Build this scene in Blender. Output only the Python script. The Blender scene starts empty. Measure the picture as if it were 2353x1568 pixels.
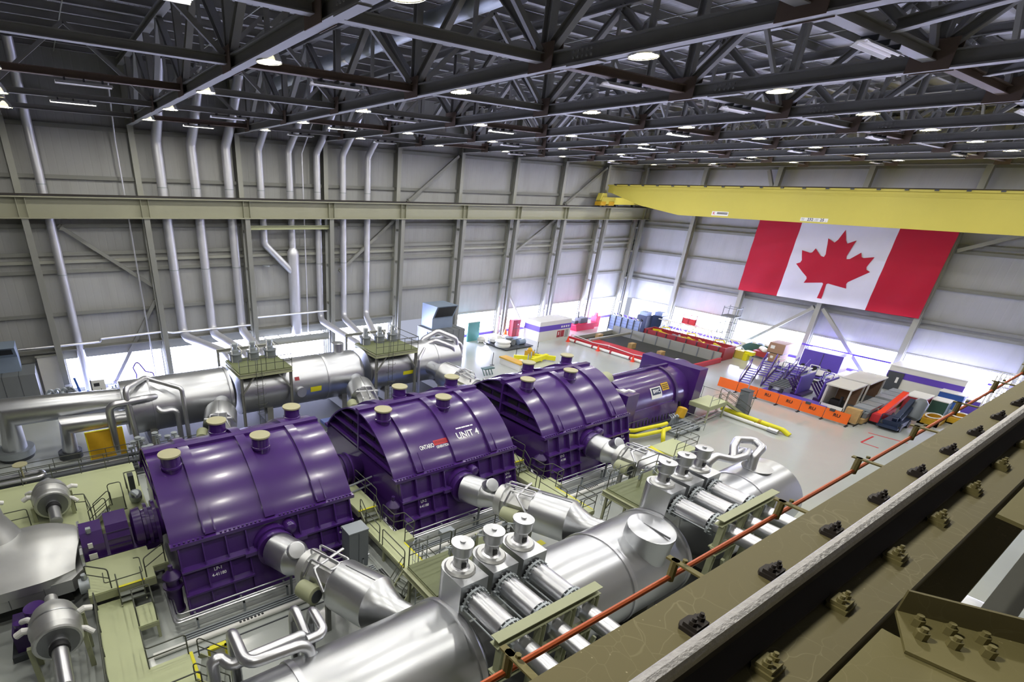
import bpy, bmesh, math, random
from mathutils import Vector, Matrix
random.seed(7)
SC = bpy.context.scene
COL = SC.collection
V = Vector
PI = math.pi

# ---------------------------------------------------------------- materials
def lin(h):
    h = h.lstrip('#')
    c = [int(h[i:i+2], 16)/255 for i in (0, 2, 4)]
    return tuple((x/12.92 if x <= .04045 else ((x+.055)/1.055)**2.4) for x in c)

MATS = {}
def pm(name, hx, rough=.5, metal=0., var=.10, scale=2.0, bump=0., coat=0., stretch=(1, 1, 1), rvar=.08):
    m = bpy.data.materials.new(name); m.use_nodes = True
    nt = m.node_tree; N = nt.nodes; L = nt.links
    b = N['Principled BSDF']
    c = lin(hx)
    geo = N.new('ShaderNodeNewGeometry')
    mp = N.new('ShaderNodeMapping'); mp.inputs['Scale'].default_value = stretch
    L.new(geo.outputs['Position'], mp.inputs['Vector'])
    nz = N.new('ShaderNodeTexNoise'); nz.inputs['Scale'].default_value = scale
    nz.inputs['Detail'].default_value = 5; nz.inputs['Roughness'].default_value = .6
    L.new(mp.outputs[0], nz.inputs['Vector'])
    mx = N.new('ShaderNodeMix'); mx.data_type = 'RGBA'
    mx.inputs[6].default_value = (*[x*(1-var) for x in c], 1)
    mx.inputs[7].default_value = (*[min(1, x*(1+var)) for x in c], 1)
    L.new(nz.outputs['Fac'], mx.inputs[0]); L.new(mx.outputs[2], b.inputs['Base Color'])
    mr = N.new('ShaderNodeMapRange')
    mr.inputs[3].default_value = max(.03, rough-rvar); mr.inputs[4].default_value = min(1, rough+rvar)
    L.new(nz.outputs['Fac'], mr.inputs[0]); L.new(mr.outputs[0], b.inputs['Roughness'])
    b.inputs['Metallic'].default_value = metal
    if coat: b.inputs['Coat Weight'].default_value = coat; b.inputs['Coat Roughness'].default_value = .12
    if bump:
        bp = N.new('ShaderNodeBump'); bp.inputs['Strength'].default_value = bump; bp.inputs['Distance'].default_value = .03
        L.new(nz.outputs['Fac'], bp.inputs['Height']); L.new(bp.outputs[0], b.inputs['Normal'])
    MATS[name] = m
    return m

def em(name, hx, st):
    m = bpy.data.materials.new(name); m.use_nodes = True
    b = m.node_tree.nodes['Principled BSDF']
    b.inputs['Base Color'].default_value = (*lin(hx), 1)
    b.inputs['Emission Color'].default_value = (*lin(hx), 1)
    b.inputs['Emission Strength'].default_value = st
    MATS[name] = m
    return m

def ribbed(name, hx, axis, period, var=.12, depth=.5, rough=.6, dirt='#6d6a5c', dmax=.45):
    """profiled sheet: vertical pressed ribs plus blotchy dirt"""
    m = pm(name, hx, rough, 0, var, .35)
    nt = m.node_tree; N = nt.nodes; L = nt.links; b = N['Principled BSDF']
    geo = N.new('ShaderNodeNewGeometry'); sp = N.new('ShaderNodeSeparateXYZ')
    L.new(geo.outputs['Position'], sp.inputs[0])
    mm = N.new('ShaderNodeMath'); mm.operation = 'MULTIPLY'; mm.inputs[1].default_value = 1/period
    L.new(sp.outputs[axis], mm.inputs[0])
    fr = N.new('ShaderNodeMath'); fr.operation = 'FRACT'; L.new(mm.outputs[0], fr.inputs[0])
    cr = N.new('ShaderNodeValToRGB'); e = cr.color_ramp.elements
    e[0].position = 0; e[0].color = (0, 0, 0, 1); e[1].position = 1; e[1].color = (0, 0, 0, 1)
    for p, v in ((.06, 0), (.12, 1), (.9, 1), (.95, 0)):
        q = cr.color_ramp.elements.new(p); q.color = (v, v, v, 1)
    L.new(fr.outputs[0], cr.inputs[0])
    bp = N.new('ShaderNodeBump'); bp.inputs['Strength'].default_value = depth; bp.inputs['Distance'].default_value = .04
    L.new(cr.outputs[0], bp.inputs['Height']); L.new(bp.outputs[0], b.inputs['Normal'])
    src = b.inputs['Base Color'].links[0].from_socket
    nz = N.new('ShaderNodeTexNoise'); nz.inputs['Scale'].default_value = .5; nz.inputs['Detail'].default_value = 8
    mp = N.new('ShaderNodeMapping'); mp.inputs['Scale'].default_value = (1.5, 1.5, .35)
    L.new(geo.outputs['Position'], mp.inputs[0]); L.new(mp.outputs[0], nz.inputs['Vector'])
    r2 = N.new('ShaderNodeMapRange'); r2.inputs[1].default_value = .5; r2.inputs[2].default_value = .8
    r2.inputs[4].default_value = dmax
    L.new(nz.outputs['Fac'], r2.inputs[0])
    mx = N.new('ShaderNodeMix'); mx.data_type = 'RGBA'; mx.inputs[7].default_value = (*lin(dirt), 1)
    L.new(r2.outputs[0], mx.inputs[0]); L.new(src, mx.inputs[6]); L.new(mx.outputs[2], b.inputs['Base Color'])
    return m

def scratched(name, hx, hx2, rough=.7, amount=.35):
    m = pm(name, hx, rough, 0, .18, 1.4)
    nt = m.node_tree; N = nt.nodes; L = nt.links; b = N['Principled BSDF']
    geo = N.new('ShaderNodeNewGeometry')
    w = N.new('ShaderNodeTexNoise'); w.inputs['Scale'].default_value = 2.5; w.inputs['Detail'].default_value = 2
    L.new(geo.outputs['Position'], w.inputs['Vector'])
    ad = N.new('ShaderNodeMixRGB'); ad.blend_type = 'ADD'; ad.inputs[0].default_value = .7
    L.new(geo.outputs['Position'], ad.inputs[1]); L.new(w.outputs['Color'], ad.inputs[2])
    vo = N.new('ShaderNodeTexVoronoi'); vo.feature = 'DISTANCE_TO_EDGE'; vo.inputs['Scale'].default_value = 7.0
    L.new(ad.outputs[0], vo.inputs['Vector'])
    r = N.new('ShaderNodeMapRange'); r.inputs[1].default_value = .0; r.inputs[2].default_value = .022
    r.inputs[3].default_value = amount; r.inputs[4].default_value = 0
    L.new(vo.outputs['Distance'], r.inputs[0])
    n3 = N.new('ShaderNodeTexNoise'); n3.inputs['Scale'].default_value = 1.3
    L.new(geo.outputs['Position'], n3.inputs['Vector'])
    r3 = N.new('ShaderNodeMapRange'); r3.inputs[1].default_value = .42; r3.inputs[2].default_value = .62
    L.new(n3.outputs['Fac'], r3.inputs[0])
    mu = N.new('ShaderNodeMath'); mu.operation = 'MULTIPLY'
    L.new(r.outputs[0], mu.inputs[0]); L.new(r3.outputs[0], mu.inputs[1])
    # pale flecks
    v2 = N.new('ShaderNodeTexVoronoi'); v2.inputs['Scale'].default_value = 26
    L.new(geo.outputs['Position'], v2.inputs['Vector'])
    r4 = N.new('ShaderNodeMapRange'); r4.inputs[1].default_value = .05; r4.inputs[2].default_value = .10
    r4.inputs[3].default_value = .6; r4.inputs[4].default_value = 0
    L.new(v2.outputs['Distance'], r4.inputs[0])
    mx2 = N.new('ShaderNodeMath'); mx2.operation = 'MULTIPLY'
    n5 = N.new('ShaderNodeTexNoise'); n5.inputs['Scale'].default_value = 2.2; n5.inputs['Detail'].default_value = 6
    L.new(geo.outputs['Position'], n5.inputs['Vector'])
    r5 = N.new('ShaderNodeMapRange'); r5.inputs[1].default_value = .50; r5.inputs[2].default_value = .60
    L.new(n5.outputs['Fac'], r5.inputs[0]); L.new(r4.outputs[0], mx2.inputs[0]); L.new(r5.outputs[0], mx2.inputs[1])
    mxx = N.new('ShaderNodeMath'); mxx.operation = 'MAXIMUM'
    L.new(mu.outputs[0], mxx.inputs[0]); L.new(mx2.outputs[0], mxx.inputs[1])
    src = b.inputs['Base Color'].links[0].from_socket
    mx = N.new('ShaderNodeMix'); mx.data_type = 'RGBA'; mx.inputs[7].default_value = (*lin(hx2), 1)
    L.new(mxx.outputs[0], mx.inputs[0]); L.new(src, mx.inputs[6]); L.new(mx.outputs[2], b.inputs['Base Color'])
    return m

pm('purple', '#44246c', .24, 0, .04, .8, coat=.4, rvar=.02)
pm('purple_dark', '#341b54', .40, 0, .06, 1.5, rvar=.03)
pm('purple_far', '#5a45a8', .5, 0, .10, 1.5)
pm('cream', '#a9a583', .5, 0, .06, 3)
pm('alu', '#c6c8cb', .33, .97, .05, .5, stretch=(.35, 1, 1), rvar=.03)
pm('alu_pipe', '#cbccd0', .33, .95, .06, 1.5, rvar=.03)
pm('alu_wall', '#cfd0d6', .45, .7, .05, 1.5, rvar=.03)
pm('alu_matte', '#c6c7c6', .42, .85, .10, 1.2, bump=.12, rvar=.04)
pm('alu_dark', '#7d7f82', .45, .7, .12, 2)
pm('galv', '#a7aeb2', .45, .5, .14, 3)
pm('sage', '#a0a484', .55, 0, .08, 1.5)
pm('girder_paint', '#8f8f7b', .55, 0, .08, .8)
pm('steel_grey', '#7f807a', .55, 0, .08, 1.0)
pm('steel_pale', '#96978d', .55, 0, .08, 1.0)
pm('roof_steel', '#8e8e8c', .55, 0, .12, 1.2)
pm('roof_rust', '#6f5f55', .7, 0, .25, 1.6)
pm('rail_dark', '#4b4e45', .55, 0, .12, 4)
pm('rail_grey', '#8f948e', .5, .2, .12, 4)
pm('deck_green', '#b7be94', .5, 0, .06, 1.0)
pm('deck_dark', '#666d4c', .6, 0, .12, 2)
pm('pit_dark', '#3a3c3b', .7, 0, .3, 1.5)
pm('grating', '#7f847c', .6, .2, .2, 4)
pm('yellow_crane', '#c3b74e', .5, 0, .06, .6)
pm('yellow', '#dcd51e', .5, 0, .08, 2)
pm('yellow_dull', '#c49a1c', .55, 0, .15, 2)
pm('red_cloth', '#b8002e', .75, 0, .06, 1.0)
pm('white_cloth', '#dfe0f2', .75, 0, .04, 1.0)
pm('white', '#e4e4e0', .5, 0, .05, 2)
pm('white_text', '#f2f2f6', .6, 0, .02, 2)
pm('red', '#c02a34', .5, 0, .12, 1.5)
pm('red_dark', '#9c3038', .55, 0, .14, 1.5)
pm('pink_red', '#d6204e', .5, 0, .10, 1.5)
pm('orange', '#f06a1a', .5, 0, .08, 1.5)
pm('cone_orange', '#f0452a', .5, 0, .06, 3)
pm('black', '#17171a', .55, 0, .2, 3)
pm('dark_grey', '#3f4347', .5, 0, .12, 3)
pm('mid_grey', '#6f757a', .5, 0, .10, 2)
pm('box_grey', '#8d949a', .5, 0, .08, 2)
pm('teal', '#4f8a88', .5, 0, .1, 2)
pm('blue', '#2f56a0', .5, 0, .12, 2)
pm('blue_dark', '#1e2c48', .5, 0, .2, 2)
pm('blue_pale', '#93a6d0', .5, 0, .08, 2)
pm('brown', '#9a7a62', .7, 0, .15, 2)
pm('wood', '#b89a66', .7, 0, .2, 4)
pm('green_dark', '#2f5348', .5, 0, .1, 2)
pm('duct_blue', '#8493a6', .45, .2, .1, 1)
pm('duct_grey', '#6e7274', .5, .1, .12, 1)
pm('tarp_blue', '#3e4f86', .6, 0, .2, 2)
pm('copper', '#b4572c', .45, .4, .12, 4)
pm('rail_steel', '#a6a3a0', .5, .35, .35, 30, bump=.4, stretch=(1, 2, 2))
pm('rail_web', '#2f2925', .7, .2, .2, 5)
pm('office_white', '#cfcec6', .6, 0, .04, 1.5)
pm('office_purple', '#5a3fa8', .55, 0, .05, 1.5)
scratched('beam_olive', '#675f3c', '#b5ab86', .72, .22)
scratched('beam_plate', '#726a40', '#a89e78', .72, .18)
ribbed('siding_left', '#a2a3a1', 0, .62, depth=.22, dmax=.25)
ribbed('siding_far', '#aeb0b4', 1, .62, depth=.12, dmax=.22)
ribbed('siding_dark', '#8a867a', 1, .62)
ribbed('roof_deck', '#a2a2a4', 0, .30, depth=.9)
f = pm('floor_epoxy', '#b0b5b1', .16, 0, .07, .25, coat=.25, rvar=.07)
em('window_glow', '#d2d6ff', 48)
em('lamp_glow', '#fff3d2', 45)
em('tube_glow', '#fdf6ee', 22)
em('tube_dim', '#f3f0ff', .25)
gl = bpy.data.materials.new('lamp_glass'); gl.use_nodes = True
_b = gl.node_tree.nodes['Principled BSDF']; _b.inputs['Base Color'].default_value = (.95, .95, .9, 1)
_b.inputs['Roughness'].default_value = .15; _b.inputs['Transmission Weight'].default_value = .85
MATS['lamp_glass'] = gl

# ---------------------------------------------------------------- mesh builder
def fillet(pts, r, seg=5):
    P = [V(p) for p in pts]
    out = [P[0]]
    for i in range(1, len(P)-1):
        a, b, c = P[i-1], P[i], P[i+1]
        d1 = (a-b); d2 = (c-b)
        l1, l2 = d1.length, d2.length
        if l1 < 1e-6 or l2 < 1e-6: continue
        d1 /= l1; d2 /= l2
        ang = d1.angle(d2)
        if ang > PI-.02 or ang < .02: out.append(b); continue
        t = min(r/math.tan(ang/2), l1*.49, l2*.49); rr = t*math.tan(ang/2)
        cen = b+(d1+d2).normalized()*(rr/math.sin(ang/2))
        s = b+d1*t-cen; e = b+d2*t-cen
        for k in range(seg+1):
            w = s.normalized().slerp(e.normalized(), k/seg, s.normalized())*rr
            out.append(cen+w)
    out.append(P[-1])
    return out

class MB:
    def __init__(s): s.v = []; s.f = []
    def add(s, vs, fs):
        o = len(s.v); s.v += [tuple(v) for v in vs]; s.f += [tuple(i+o for i in f) for f in fs]; return s
    def box(s, x0, y0, z0, x1, y1, z1):
        if x0 > x1: x0, x1 = x1, x0
        if y0 > y1: y0, y1 = y1, y0
        if z0 > z1: z0, z1 = z1, z0
        vs = [(x0, y0, z0), (x1, y0, z0), (x1, y1, z0), (x0, y1, z0), (x0, y0, z1), (x1, y0, z1), (x1, y1, z1), (x0, y1, z1)]
        return s.add(vs, [(3, 2, 1, 0), (4, 5, 6, 7), (0, 1, 5, 4), (1, 2, 6, 5), (2, 3, 7, 6), (3, 0, 4, 7)])
    def obox(s, c, a, b, d):
        c, a, b, d = V(c), V(a), V(b), V(d)
        if a.cross(b).dot(d) < 0: a = -a
        vs = [c-a-b-d, c+a-b-d, c+a+b-d, c-a+b-d, c-a-b+d, c+a-b+d, c+a+b+d, c-a+b+d]
        return s.add(vs, [(3, 2, 1, 0), (4, 5, 6, 7), (0, 1, 5, 4), (1, 2, 6, 5), (2, 3, 7, 6), (3, 0, 4, 7)])
    def bar(s, p, q, w, h, up=(0, 0, 1)):
        p, q = V(p), V(q); d = q-p; u = V(up)
        if d.length < 1e-6: return s
        dn = d.normalized()
        if abs(dn.dot(u.normalized())) > .98: u = V((1, 0, 0)) if abs(dn.x) < .9 else V((0, 1, 0))
        sd = dn.cross(u).normalized(); uu = sd.cross(dn).normalized()
        return s.obox((p+q)/2, d/2, sd*w/2, uu*h/2)
    def ibeam(s, p, q, w, h, tf=.04, tw=.03, up=(0, 0, 1)):
        p, q = V(p), V(q); d = q-p; u = V(up); dn = d.normalized()
        if abs(dn.dot(u.normalized())) > .98: u = V((1, 0, 0)) if abs(dn.x) < .9 else V((0, 1, 0))
        sd = dn.cross(u).normalized(); uu = sd.cross(dn).normalized(); c = (p+q)/2
        s.obox(c+uu*(h-tf)/2, d/2, sd*w/2, uu*tf/2); s.obox(c-uu*(h-tf)/2, d/2, sd*w/2, uu*tf/2)
        return s.obox(c, d/2, sd*tw/2, uu*(h/2-tf))
    def frame(s, d):
        d = V(d).normalized(); u = V((0, 0, 1)) if abs(d.z) < .95 else V((1, 0, 0))
        a = d.cross(u).normalized(); return d, a, a.cross(d).normalized()
    def cyl(s, p, q, r, r2=None, n=16, cap=True):
        p, q = V(p), V(q); r2 = r if r2 is None else r2
        d, a, b = s.frame(q-p); vs = []
        for c, rr in ((p, r), (q, r2)):
            vs += [c+(a*math.cos(2*PI*i/n)+b*math.sin(2*PI*i/n))*rr for i in range(n)]
        fs = [(i, i+n, (i+1) % n+n, (i+1) % n) for i in range(n)]
        fs = [tuple(reversed(x)) for x in fs]
        if cap: fs += [tuple(range(n)), tuple(reversed(range(n, 2*n)))]
        # orientation: make outward
        return s.add(vs, [tuple(reversed(x)) for x in fs])
    def tube(s, pts, r, n=10, bend=0, seg=5, cap=True):
        P = fillet(pts, bend, seg) if bend else [V(p) for p in pts]
        Q = [P[0]]
        for p in P[1:]:
            if (p-Q[-1]).length > 1e-4: Q.append(p)
        P = Q
        T = []
        for i in range(len(P)):
            t = (P[min(i+1, len(P)-1)]-P[max(i-1, 0)])
            T.append(t.normalized())
        _, a, b = s.frame(T[0]); vs = []
        for i, p in enumerate(P):
            if i:
                ax = T[i-1].cross(T[i])
                if ax.length > 1e-6:
                    R = Matrix.Rotation(T[i-1].angle(T[i]), 3, ax.normalized()); a = R @ a; b = R @ b
            k = 1.0
            if 0 < i < len(P)-1:
                ca = (P[i]-P[i-1]).normalized().dot((P[i+1]-P[i]).normalized()); k = 1/max(.5, math.sqrt(max(.02, (1+ca)/2)))
                k = 1.0 if bend else k
            vs += [p+(a*math.cos(2*PI*j/n)+b*math.sin(2*PI*j/n))*r*k for j in range(n)]
        fs = []
        for i in range(len(P)-1):
            for j in range(n):
                fs.append((i*n+j, i*n+(j+1) % n, (i+1)*n+(j+1) % n, (i+1)*n+j))
        if cap: fs += [tuple(reversed(range(n))), tuple(range((len(P)-1)*n, len(P)*n))]
        return s.add(vs, fs)
    def lathe(s, prof, o, ax=(0, 0, 1), n=24, cap=True):
        o = V(o); d, a, b = s.frame(ax); vs = []
        for r, t in prof:
            vs += [o+d*t+(a*math.cos(2*PI*i/n)+b*math.sin(2*PI*i/n))*max(r, 1e-4) for i in range(n)]
        fs = []
        for k in range(len(prof)-1):
            for i in range(n):
                fs.append((k*n+i, k*n+(i+1) % n, (k+1)*n+(i+1) % n, (k+1)*n+i))
        if cap: fs += [tuple(reversed(range(n))), tuple(range((len(prof)-1)*n, len(prof)*n))]
        return s.add(vs, fs)
    def prism(s, poly, o, u, v, w):
        """polygon (2-D) spanned by u,v from o, extruded by vector w"""
        o, u, v, w = V(o), V(u), V(v), V(w); n = len(poly)
        A = [o+u*p[0]+v*p[1] for p in poly]
        vs = A+[p+w for p in A]
        ar = sum(poly[i][0]*poly[(i+1) % n][1]-poly[(i+1) % n][0]*poly[i][1] for i in range(n))
        flip = (ar > 0) == (u.cross(v).dot(w) > 0)
        f1 = tuple(range(n)); f2 = tuple(range(n, 2*n))
        fs = [tuple(reversed(f1)), f2]+[(i, (i+1) % n, (i+1) % n+n, i+n) for i in range(n)]
        if not flip: fs = [tuple(reversed(x)) for x in fs]
        return s.add(vs, fs)
    def grid(s, fn, nu, nv, closed_u=False):
        o = len(s.v)
        for i in range(nu+(0 if closed_u else 1)):
            for j in range(nv+1): s.v.append(tuple(fn(i/nu, j/nv)))
        m = nv+1; k = nu if closed_u else nu
        for i in range(k):
            for j in range(nv):
                a = (i % nu if closed_u else i); b = ((i+1) % nu if closed_u else i+1)
                s.f.append((o+a*m+j, o+b*m+j, o+b*m+j+1, o+a*m+j+1))
        return s
    def ball(s, c, r, n=14, sz=1.0):
        k = 8
        return s.lathe([(r*math.sin(PI*i/k), -r*sz*math.cos(PI*i/k)) for i in range(k+1)], c, (0, 0, 1), n)

WM = {}
def link(o, parent=None):
    COL.objects.link(o)
    if parent is not None: o.parent = parent
    return o
def tag(o, label=None, cat=None, group=None, kind=None):
    if label: o['label'] = label
    if cat: o['category'] = cat
    if group: o['group'] = group
    if kind: o['kind'] = kind
    return o
def thing(name, label, cat, loc=(0, 0, 0), group=None, rz=0):
    o = bpy.data.objects.new(name, None); link(o)
    o.empty_display_size = .2
    o.location = loc; o.rotation_euler = (0, 0, rz)
    WM[o] = Matrix.Translation(loc) @ Matrix.Rotation(rz, 4, 'Z')
    return tag(o, label, cat, group)
def build(name, mb, mat, parent=None, smooth=True, label=None, kind=None, ang=35):
    """world-space MB -> one mesh object (placed at its base, or in its thing's frame)"""
    if isinstance(mb, MB): vs, fs = mb.v, mb.f
    if parent is None:
        xs = [v[0] for v in vs]; ys = [v[1] for v in vs]; zs = [v[2] for v in vs]
        loc = V(((min(xs)+max(xs))/2, (min(ys)+max(ys))/2, min(zs))); M = Matrix.Translation(loc)
    else: M = WM[parent]; loc = None
    iv = M.inverted()
    me = bpy.data.meshes.new(name)
    me.from_pydata([iv @ V(v) for v in vs], [], fs)
    me.materials.append(MATS[mat] if isinstance(mat, str) else mat)
    if smooth:
        me.polygons.foreach_set('use_smooth', [True]*len(me.polygons))
        me.set_sharp_from_angle(angle=math.radians(ang))
    me.update()
    o = bpy.data.objects.new(name, me); link(o, parent)
    if parent is None: o.location = loc; WM[o] = M
    else: WM[o] = M
    if label: o['label'] = label
    if kind: o['kind'] = kind
    return o
def struct(name, mb, mat, label=None, **k):
    o = build(name, mb, mat, None, **k); o['kind'] = 'structure'
    if label: o['label'] = label
    return o
def one(name, mb, mat, label, cat, group=None, **k):
    return tag(build(name, mb, mat, None, **k), label, cat, group)
def kids(o): return list(o.children)
def copy_tree(o, delta=(0, 0, 0), label=None, group=None, parent=None, rz=0, skip=()):
    c = o.copy(); COL.objects.link(c)
    if parent is not None:
        c.parent = parent; WM[c] = WM[parent]
    else:
        c.location = V(o.location)+V(delta)
        if rz: c.rotation_euler = (0, 0, o.rotation_euler[2]+rz)
        WM[c] = Matrix.Translation(c.location) @ Matrix.Rotation(c.rotation_euler[2], 4, 'Z')
    if label: c['label'] = label
    if group: c['group'] = group
    for ch in kids(o):
        if ch.name.split('.')[0] in skip: continue
        copy_tree(ch, parent=c)
    return c

ORD = ['first', 'second', 'third', 'fourth', 'fifth', 'sixth', 'seventh', 'eighth', 'ninth', 'tenth', 'eleventh', 'twelfth']

_txt = {}
def text_mb(body, size, place, depth=.012, bold=False):
    """letters as thin solid shapes; place(x, y, h) maps flat text coordinates to world"""
    cu = bpy.data.curves.new('t', 'FONT'); cu.body = body; cu.size = size; cu.align_x = 'CENTER'; cu.align_y = 'CENTER'
    cu.resolution_u = 3; cu.offset = .02*size if bold else 0
    ob = bpy.data.objects.new('t', cu); COL.objects.link(ob)
    dg = bpy.context.evaluated_depsgraph_get(); dg.update()
    me = bpy.data.meshes.new_from_object(ob.evaluated_get(dg))
    bpy.data.objects.remove(ob); bpy.data.curves.remove(cu)
    bm = bmesh.new(); bm.from_mesh(me); bpy.data.meshes.remove(me)
    bmesh.ops.triangulate(bm, faces=bm.faces[:])
    bmesh.ops.subdivide_edges(bm, edges=[e for e in bm.edges if e.calc_length() > size*.5], cuts=1)
    bmesh.ops.triangulate(bm, faces=bm.faces[:])
    m = MB()
    bm.verts.index_update()
    m.v = [tuple(place(v.co.x, v.co.y, depth)) for v in bm.verts]
    m.f = [tuple(v.index for v in fc.verts) for fc in bm.faces]
    bm.free()
    return m

def guardrail(name, pts, label, mat='rail_dark', h=1.05, r=.028, group=None, closed_ends=True, spacing=1.6, kick=False):
    """tubular guard rail along floor points: posts, top rail, mid rail"""
    P = [V(p) for p in pts]
    t = thing(name, label, 'railing', P[0], group)
    up = V((0, 0, h)); mid = V((0, 0, h*.52))
    path = [P[0]]+[p+up for p in P]+[P[-1]]
    build('top_rail', MB().tube(path, r, 8, .12, 3), mat, t)
    build('mid_rail', MB().tube([p+mid for p in P], r*.85, 6), mat, t)
    if kick: 
        m = MB()
        for a, b in zip(P, P[1:]): m.bar(a+V((0, 0, .06)), b+V((0, 0, .06)), .012, .12)
        build('kick_plate', m, mat, t)
    for k, (a, b) in enumerate(zip(P, P[1:])):
        L = (b-a).length; n = max(1, round(L/spacing))
        for i in range(n+1):
            if (k == 0 and i == 0) or (k == len(P)-2 and i == n) or (k > 0 and i == 0): continue
            q = a.lerp(b, i/n)
            build('post', MB().cyl(q, q+up, r*.9, n=6), mat, t)
    return t
LAMP_W = 185; EXPO = 0.0
# ================================================================ SETTING
WY = 53.4; XF = 79.0; FACE = 51.4
struct('floor', MB().box(-26, -4, -.3, XF+.5, WY+.4, 0), 'floor_epoxy', 'glossy grey painted concrete hall floor')
TX = [7.6+8.75*k for k in range(-1, 9)]
# left wall: sheet between window head and roof, sill below
m = MB(); m.box(-26, WY, 3.2, XF, WY+.2, 27.2); m.box(-26, WY, 0, XF, WY+.2, .35)
m.box(-26, WY, .35, -1.2, WY+.2, 3.2)
struct('wall_left', m, 'siding_left', 'pale ribbed metal siding of the long left wall', smooth=False)
m = MB(); m.box(XF, -4, 3.25, XF+.2, WY+.2, 27.2); m.box(XF, -4, 0, XF+.2, WY+.2, .35)
struct('wall_far', m, 'siding_far', 'pale ribbed metal siding of the far end wall', smooth=False)
struct('wall_right', MB().box(-26, -4.2, 0, XF, -4, 27.2), 'siding_dark', 'ribbed metal siding of the right wall', smooth=False)
struct('wall_back', MB().box(-26.2, -4, 0, -26, WY, 27.2), 'siding_dark', 'ribbed metal siding of the near end wall', smooth=False)
struct('ceiling', MB().box(-26, -4, 26.9, XF, WY, 27.1), 'roof_deck', 'ribbed metal roof deck', smooth=False)
# windows: lit glazing strips between the columns
wn = 0
for i in range(len(TX)-1):
    x0, x1 = TX[i]+.35, TX[i+1]-.35
    if i == 4: continue
    wn += 1
    o = struct('window_%d' % wn, MB().box(x0, WY-.02, .35, x1, WY+.06, 3.2), 'window_glow', 'glowing strip window low in the left wall', smooth=False)
    m = MB(); m.box(x0-.1, WY-.1, 3.15, x1+.1, WY, 3.32); m.box(x0-.1, WY-.1, .28, x1+.1, WY, .4)
    build('window_frame', m, 'steel_pale', o, smooth=False)
FY = [51.5, 44.2, 35.0, 25.95, 16.9, 7.9, -1]
for i in range(len(FY)-1):
    y1, y0 = FY[i]-.3, FY[i+1]+.3
    wn += 1
    o = struct('window_%d' % wn, MB().box(XF-.02, y0, .35, XF+.06, y1, 3.25), 'window_glow', 'glowing strip window low in the far wall', smooth=False)
    m = MB(); m.box(XF-.1, y0-.1, 3.2, XF, y1+.1, 3.36); m.box(XF-.1, y0-.1, .28, XF, y1+.1, .4)
    build('window_frame', m, 'steel_pale', o, smooth=False)
# dark purple dado strip along the wall foot
m = MB(); m.box(44, WY-.06, 0, XF-.3, WY-.02, .35)
struct('baseboard_left', m, 'office_purple', 'purple painted wall foot of the left wall', smooth=False)
m = MB(); m.box(XF-.06, -3, 0, XF-.02, WY, .35)
struct('baseboard_far', m, 'office_purple', 'purple painted wall foot of the far wall', smooth=False)

# girts ------------------------------------------------------------------
for nm, zs in (('trim_1', (21.55, 17.95, 14.3, 12.1, 10.7, 7.15)),):
    for k, z in enumerate(zs):
        m = MB(); m.box(-10, WY-.28, z-.10, XF, WY, z+.10); m.box(-10, WY-.28, z+.10, XF, WY-.24, z+.2)
        struct('trim_%d' % (k+1), m, 'steel_grey', 'horizontal steel girt on the left wall', smooth=False)
m = MB(); m.box(-10, WY-.3, 11.4, XF, WY, 11.65)
struct('trim_7', m, 'steel_pale', 'horizontal steel girt on the left wall', smooth=False)
m = MB(); m.box(-10, WY-.55, 3.3, 34, WY, 4.1); m.box(-10, WY-.9, 4.1, 34, WY, 4.2)
struct('trim_8', m, 'steel_grey', 'deep grey ledge beam above the left windows', smooth=False)
for k, z in enumerate((21.8, 14.6, 14.0, 10.4, 6.9, 6.3)):
    m = MB(); m.box(XF-.3, -3, z-.11, XF, WY, z+.11); m.box(XF-.3, -3, z+.11, XF-.26, WY, z+.2)
    struct('trim_%d' % (k+9), m, 'steel_grey', 'horizontal steel girt on the far wall', smooth=False)

# left wall columns ---------------------------------------------------------
def left_column(x, i):
    t = thing('wall_column', 'grey steel wall column with crane post at the left wall, %s from the far corner' % ORD[8-i] if i < 9 else 'grey steel corner column with crane post where the left and far walls meet', 'column', (x, FACE, 0))
    m = MB(); m.ibeam((x, WY-.45, 0), (x, WY-.45, 26.6), .46, .7, .05, .04, up=(0, 1, 0)); build('building_column', m, 'steel_pale', t, smooth=False)
    m = MB(); m.ibeam((x, FACE+.3, 0), (x, FACE+.3, 15.0), .46, .6, .045, .04, up=(0, 1, 0)); build('crane_post', m, 'steel_grey', t, smooth=False)
    for z in (2.6, 6.4, 10.4, 13.8):
        build('link_plate', MB().box(x-.12, FACE+.6, z-.12, x+.12, WY-.78, z+.12), 'steel_grey', t, smooth=False)
    build('base_plate', MB().box(x-.4, FACE-.1, 0, x+.4, WY-.05, .06), 'steel_grey', t, smooth=False)
    return t
for i, x in enumerate(TX): left_column(x, i)
# left crane girder
t = thing('crane_girder', 'long sage green crane runway girder along the left wall', 'girder', (35, FACE, 15))
m = MB(); m.box(-10, FACE-.2, 16.52, XF, FACE+.75, 16.62); build('top_flange', m, 'girder_paint', t, smooth=False)
m = MB(); m.box(-10, FACE-.02, 15.06, XF, FACE+.75, 15.10); m.box(-10, FACE-.1, 15.0, XF, FACE+.6, 15.06); build('bottom_flange', m, 'girder_paint', t, smooth=False)
build('web', MB().box(-10, FACE+.24, 15.06, XF, FACE+.3, 16.52), 'girder_paint', t, smooth=False)
for x in TX:
    m = MB()
    for d in (-.3, .3): m.box(x+d-.02, FACE-.05, 15.06, x+d+.02, FACE+.24, 16.52)
    build('stiffener', m, 'girder_paint', t, smooth=False)
build('crane_rail', MB().box(-10, FACE+.16, 16.62, XF, FACE+.3, 16.78), 'rail_web', t, smooth=False)
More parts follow.
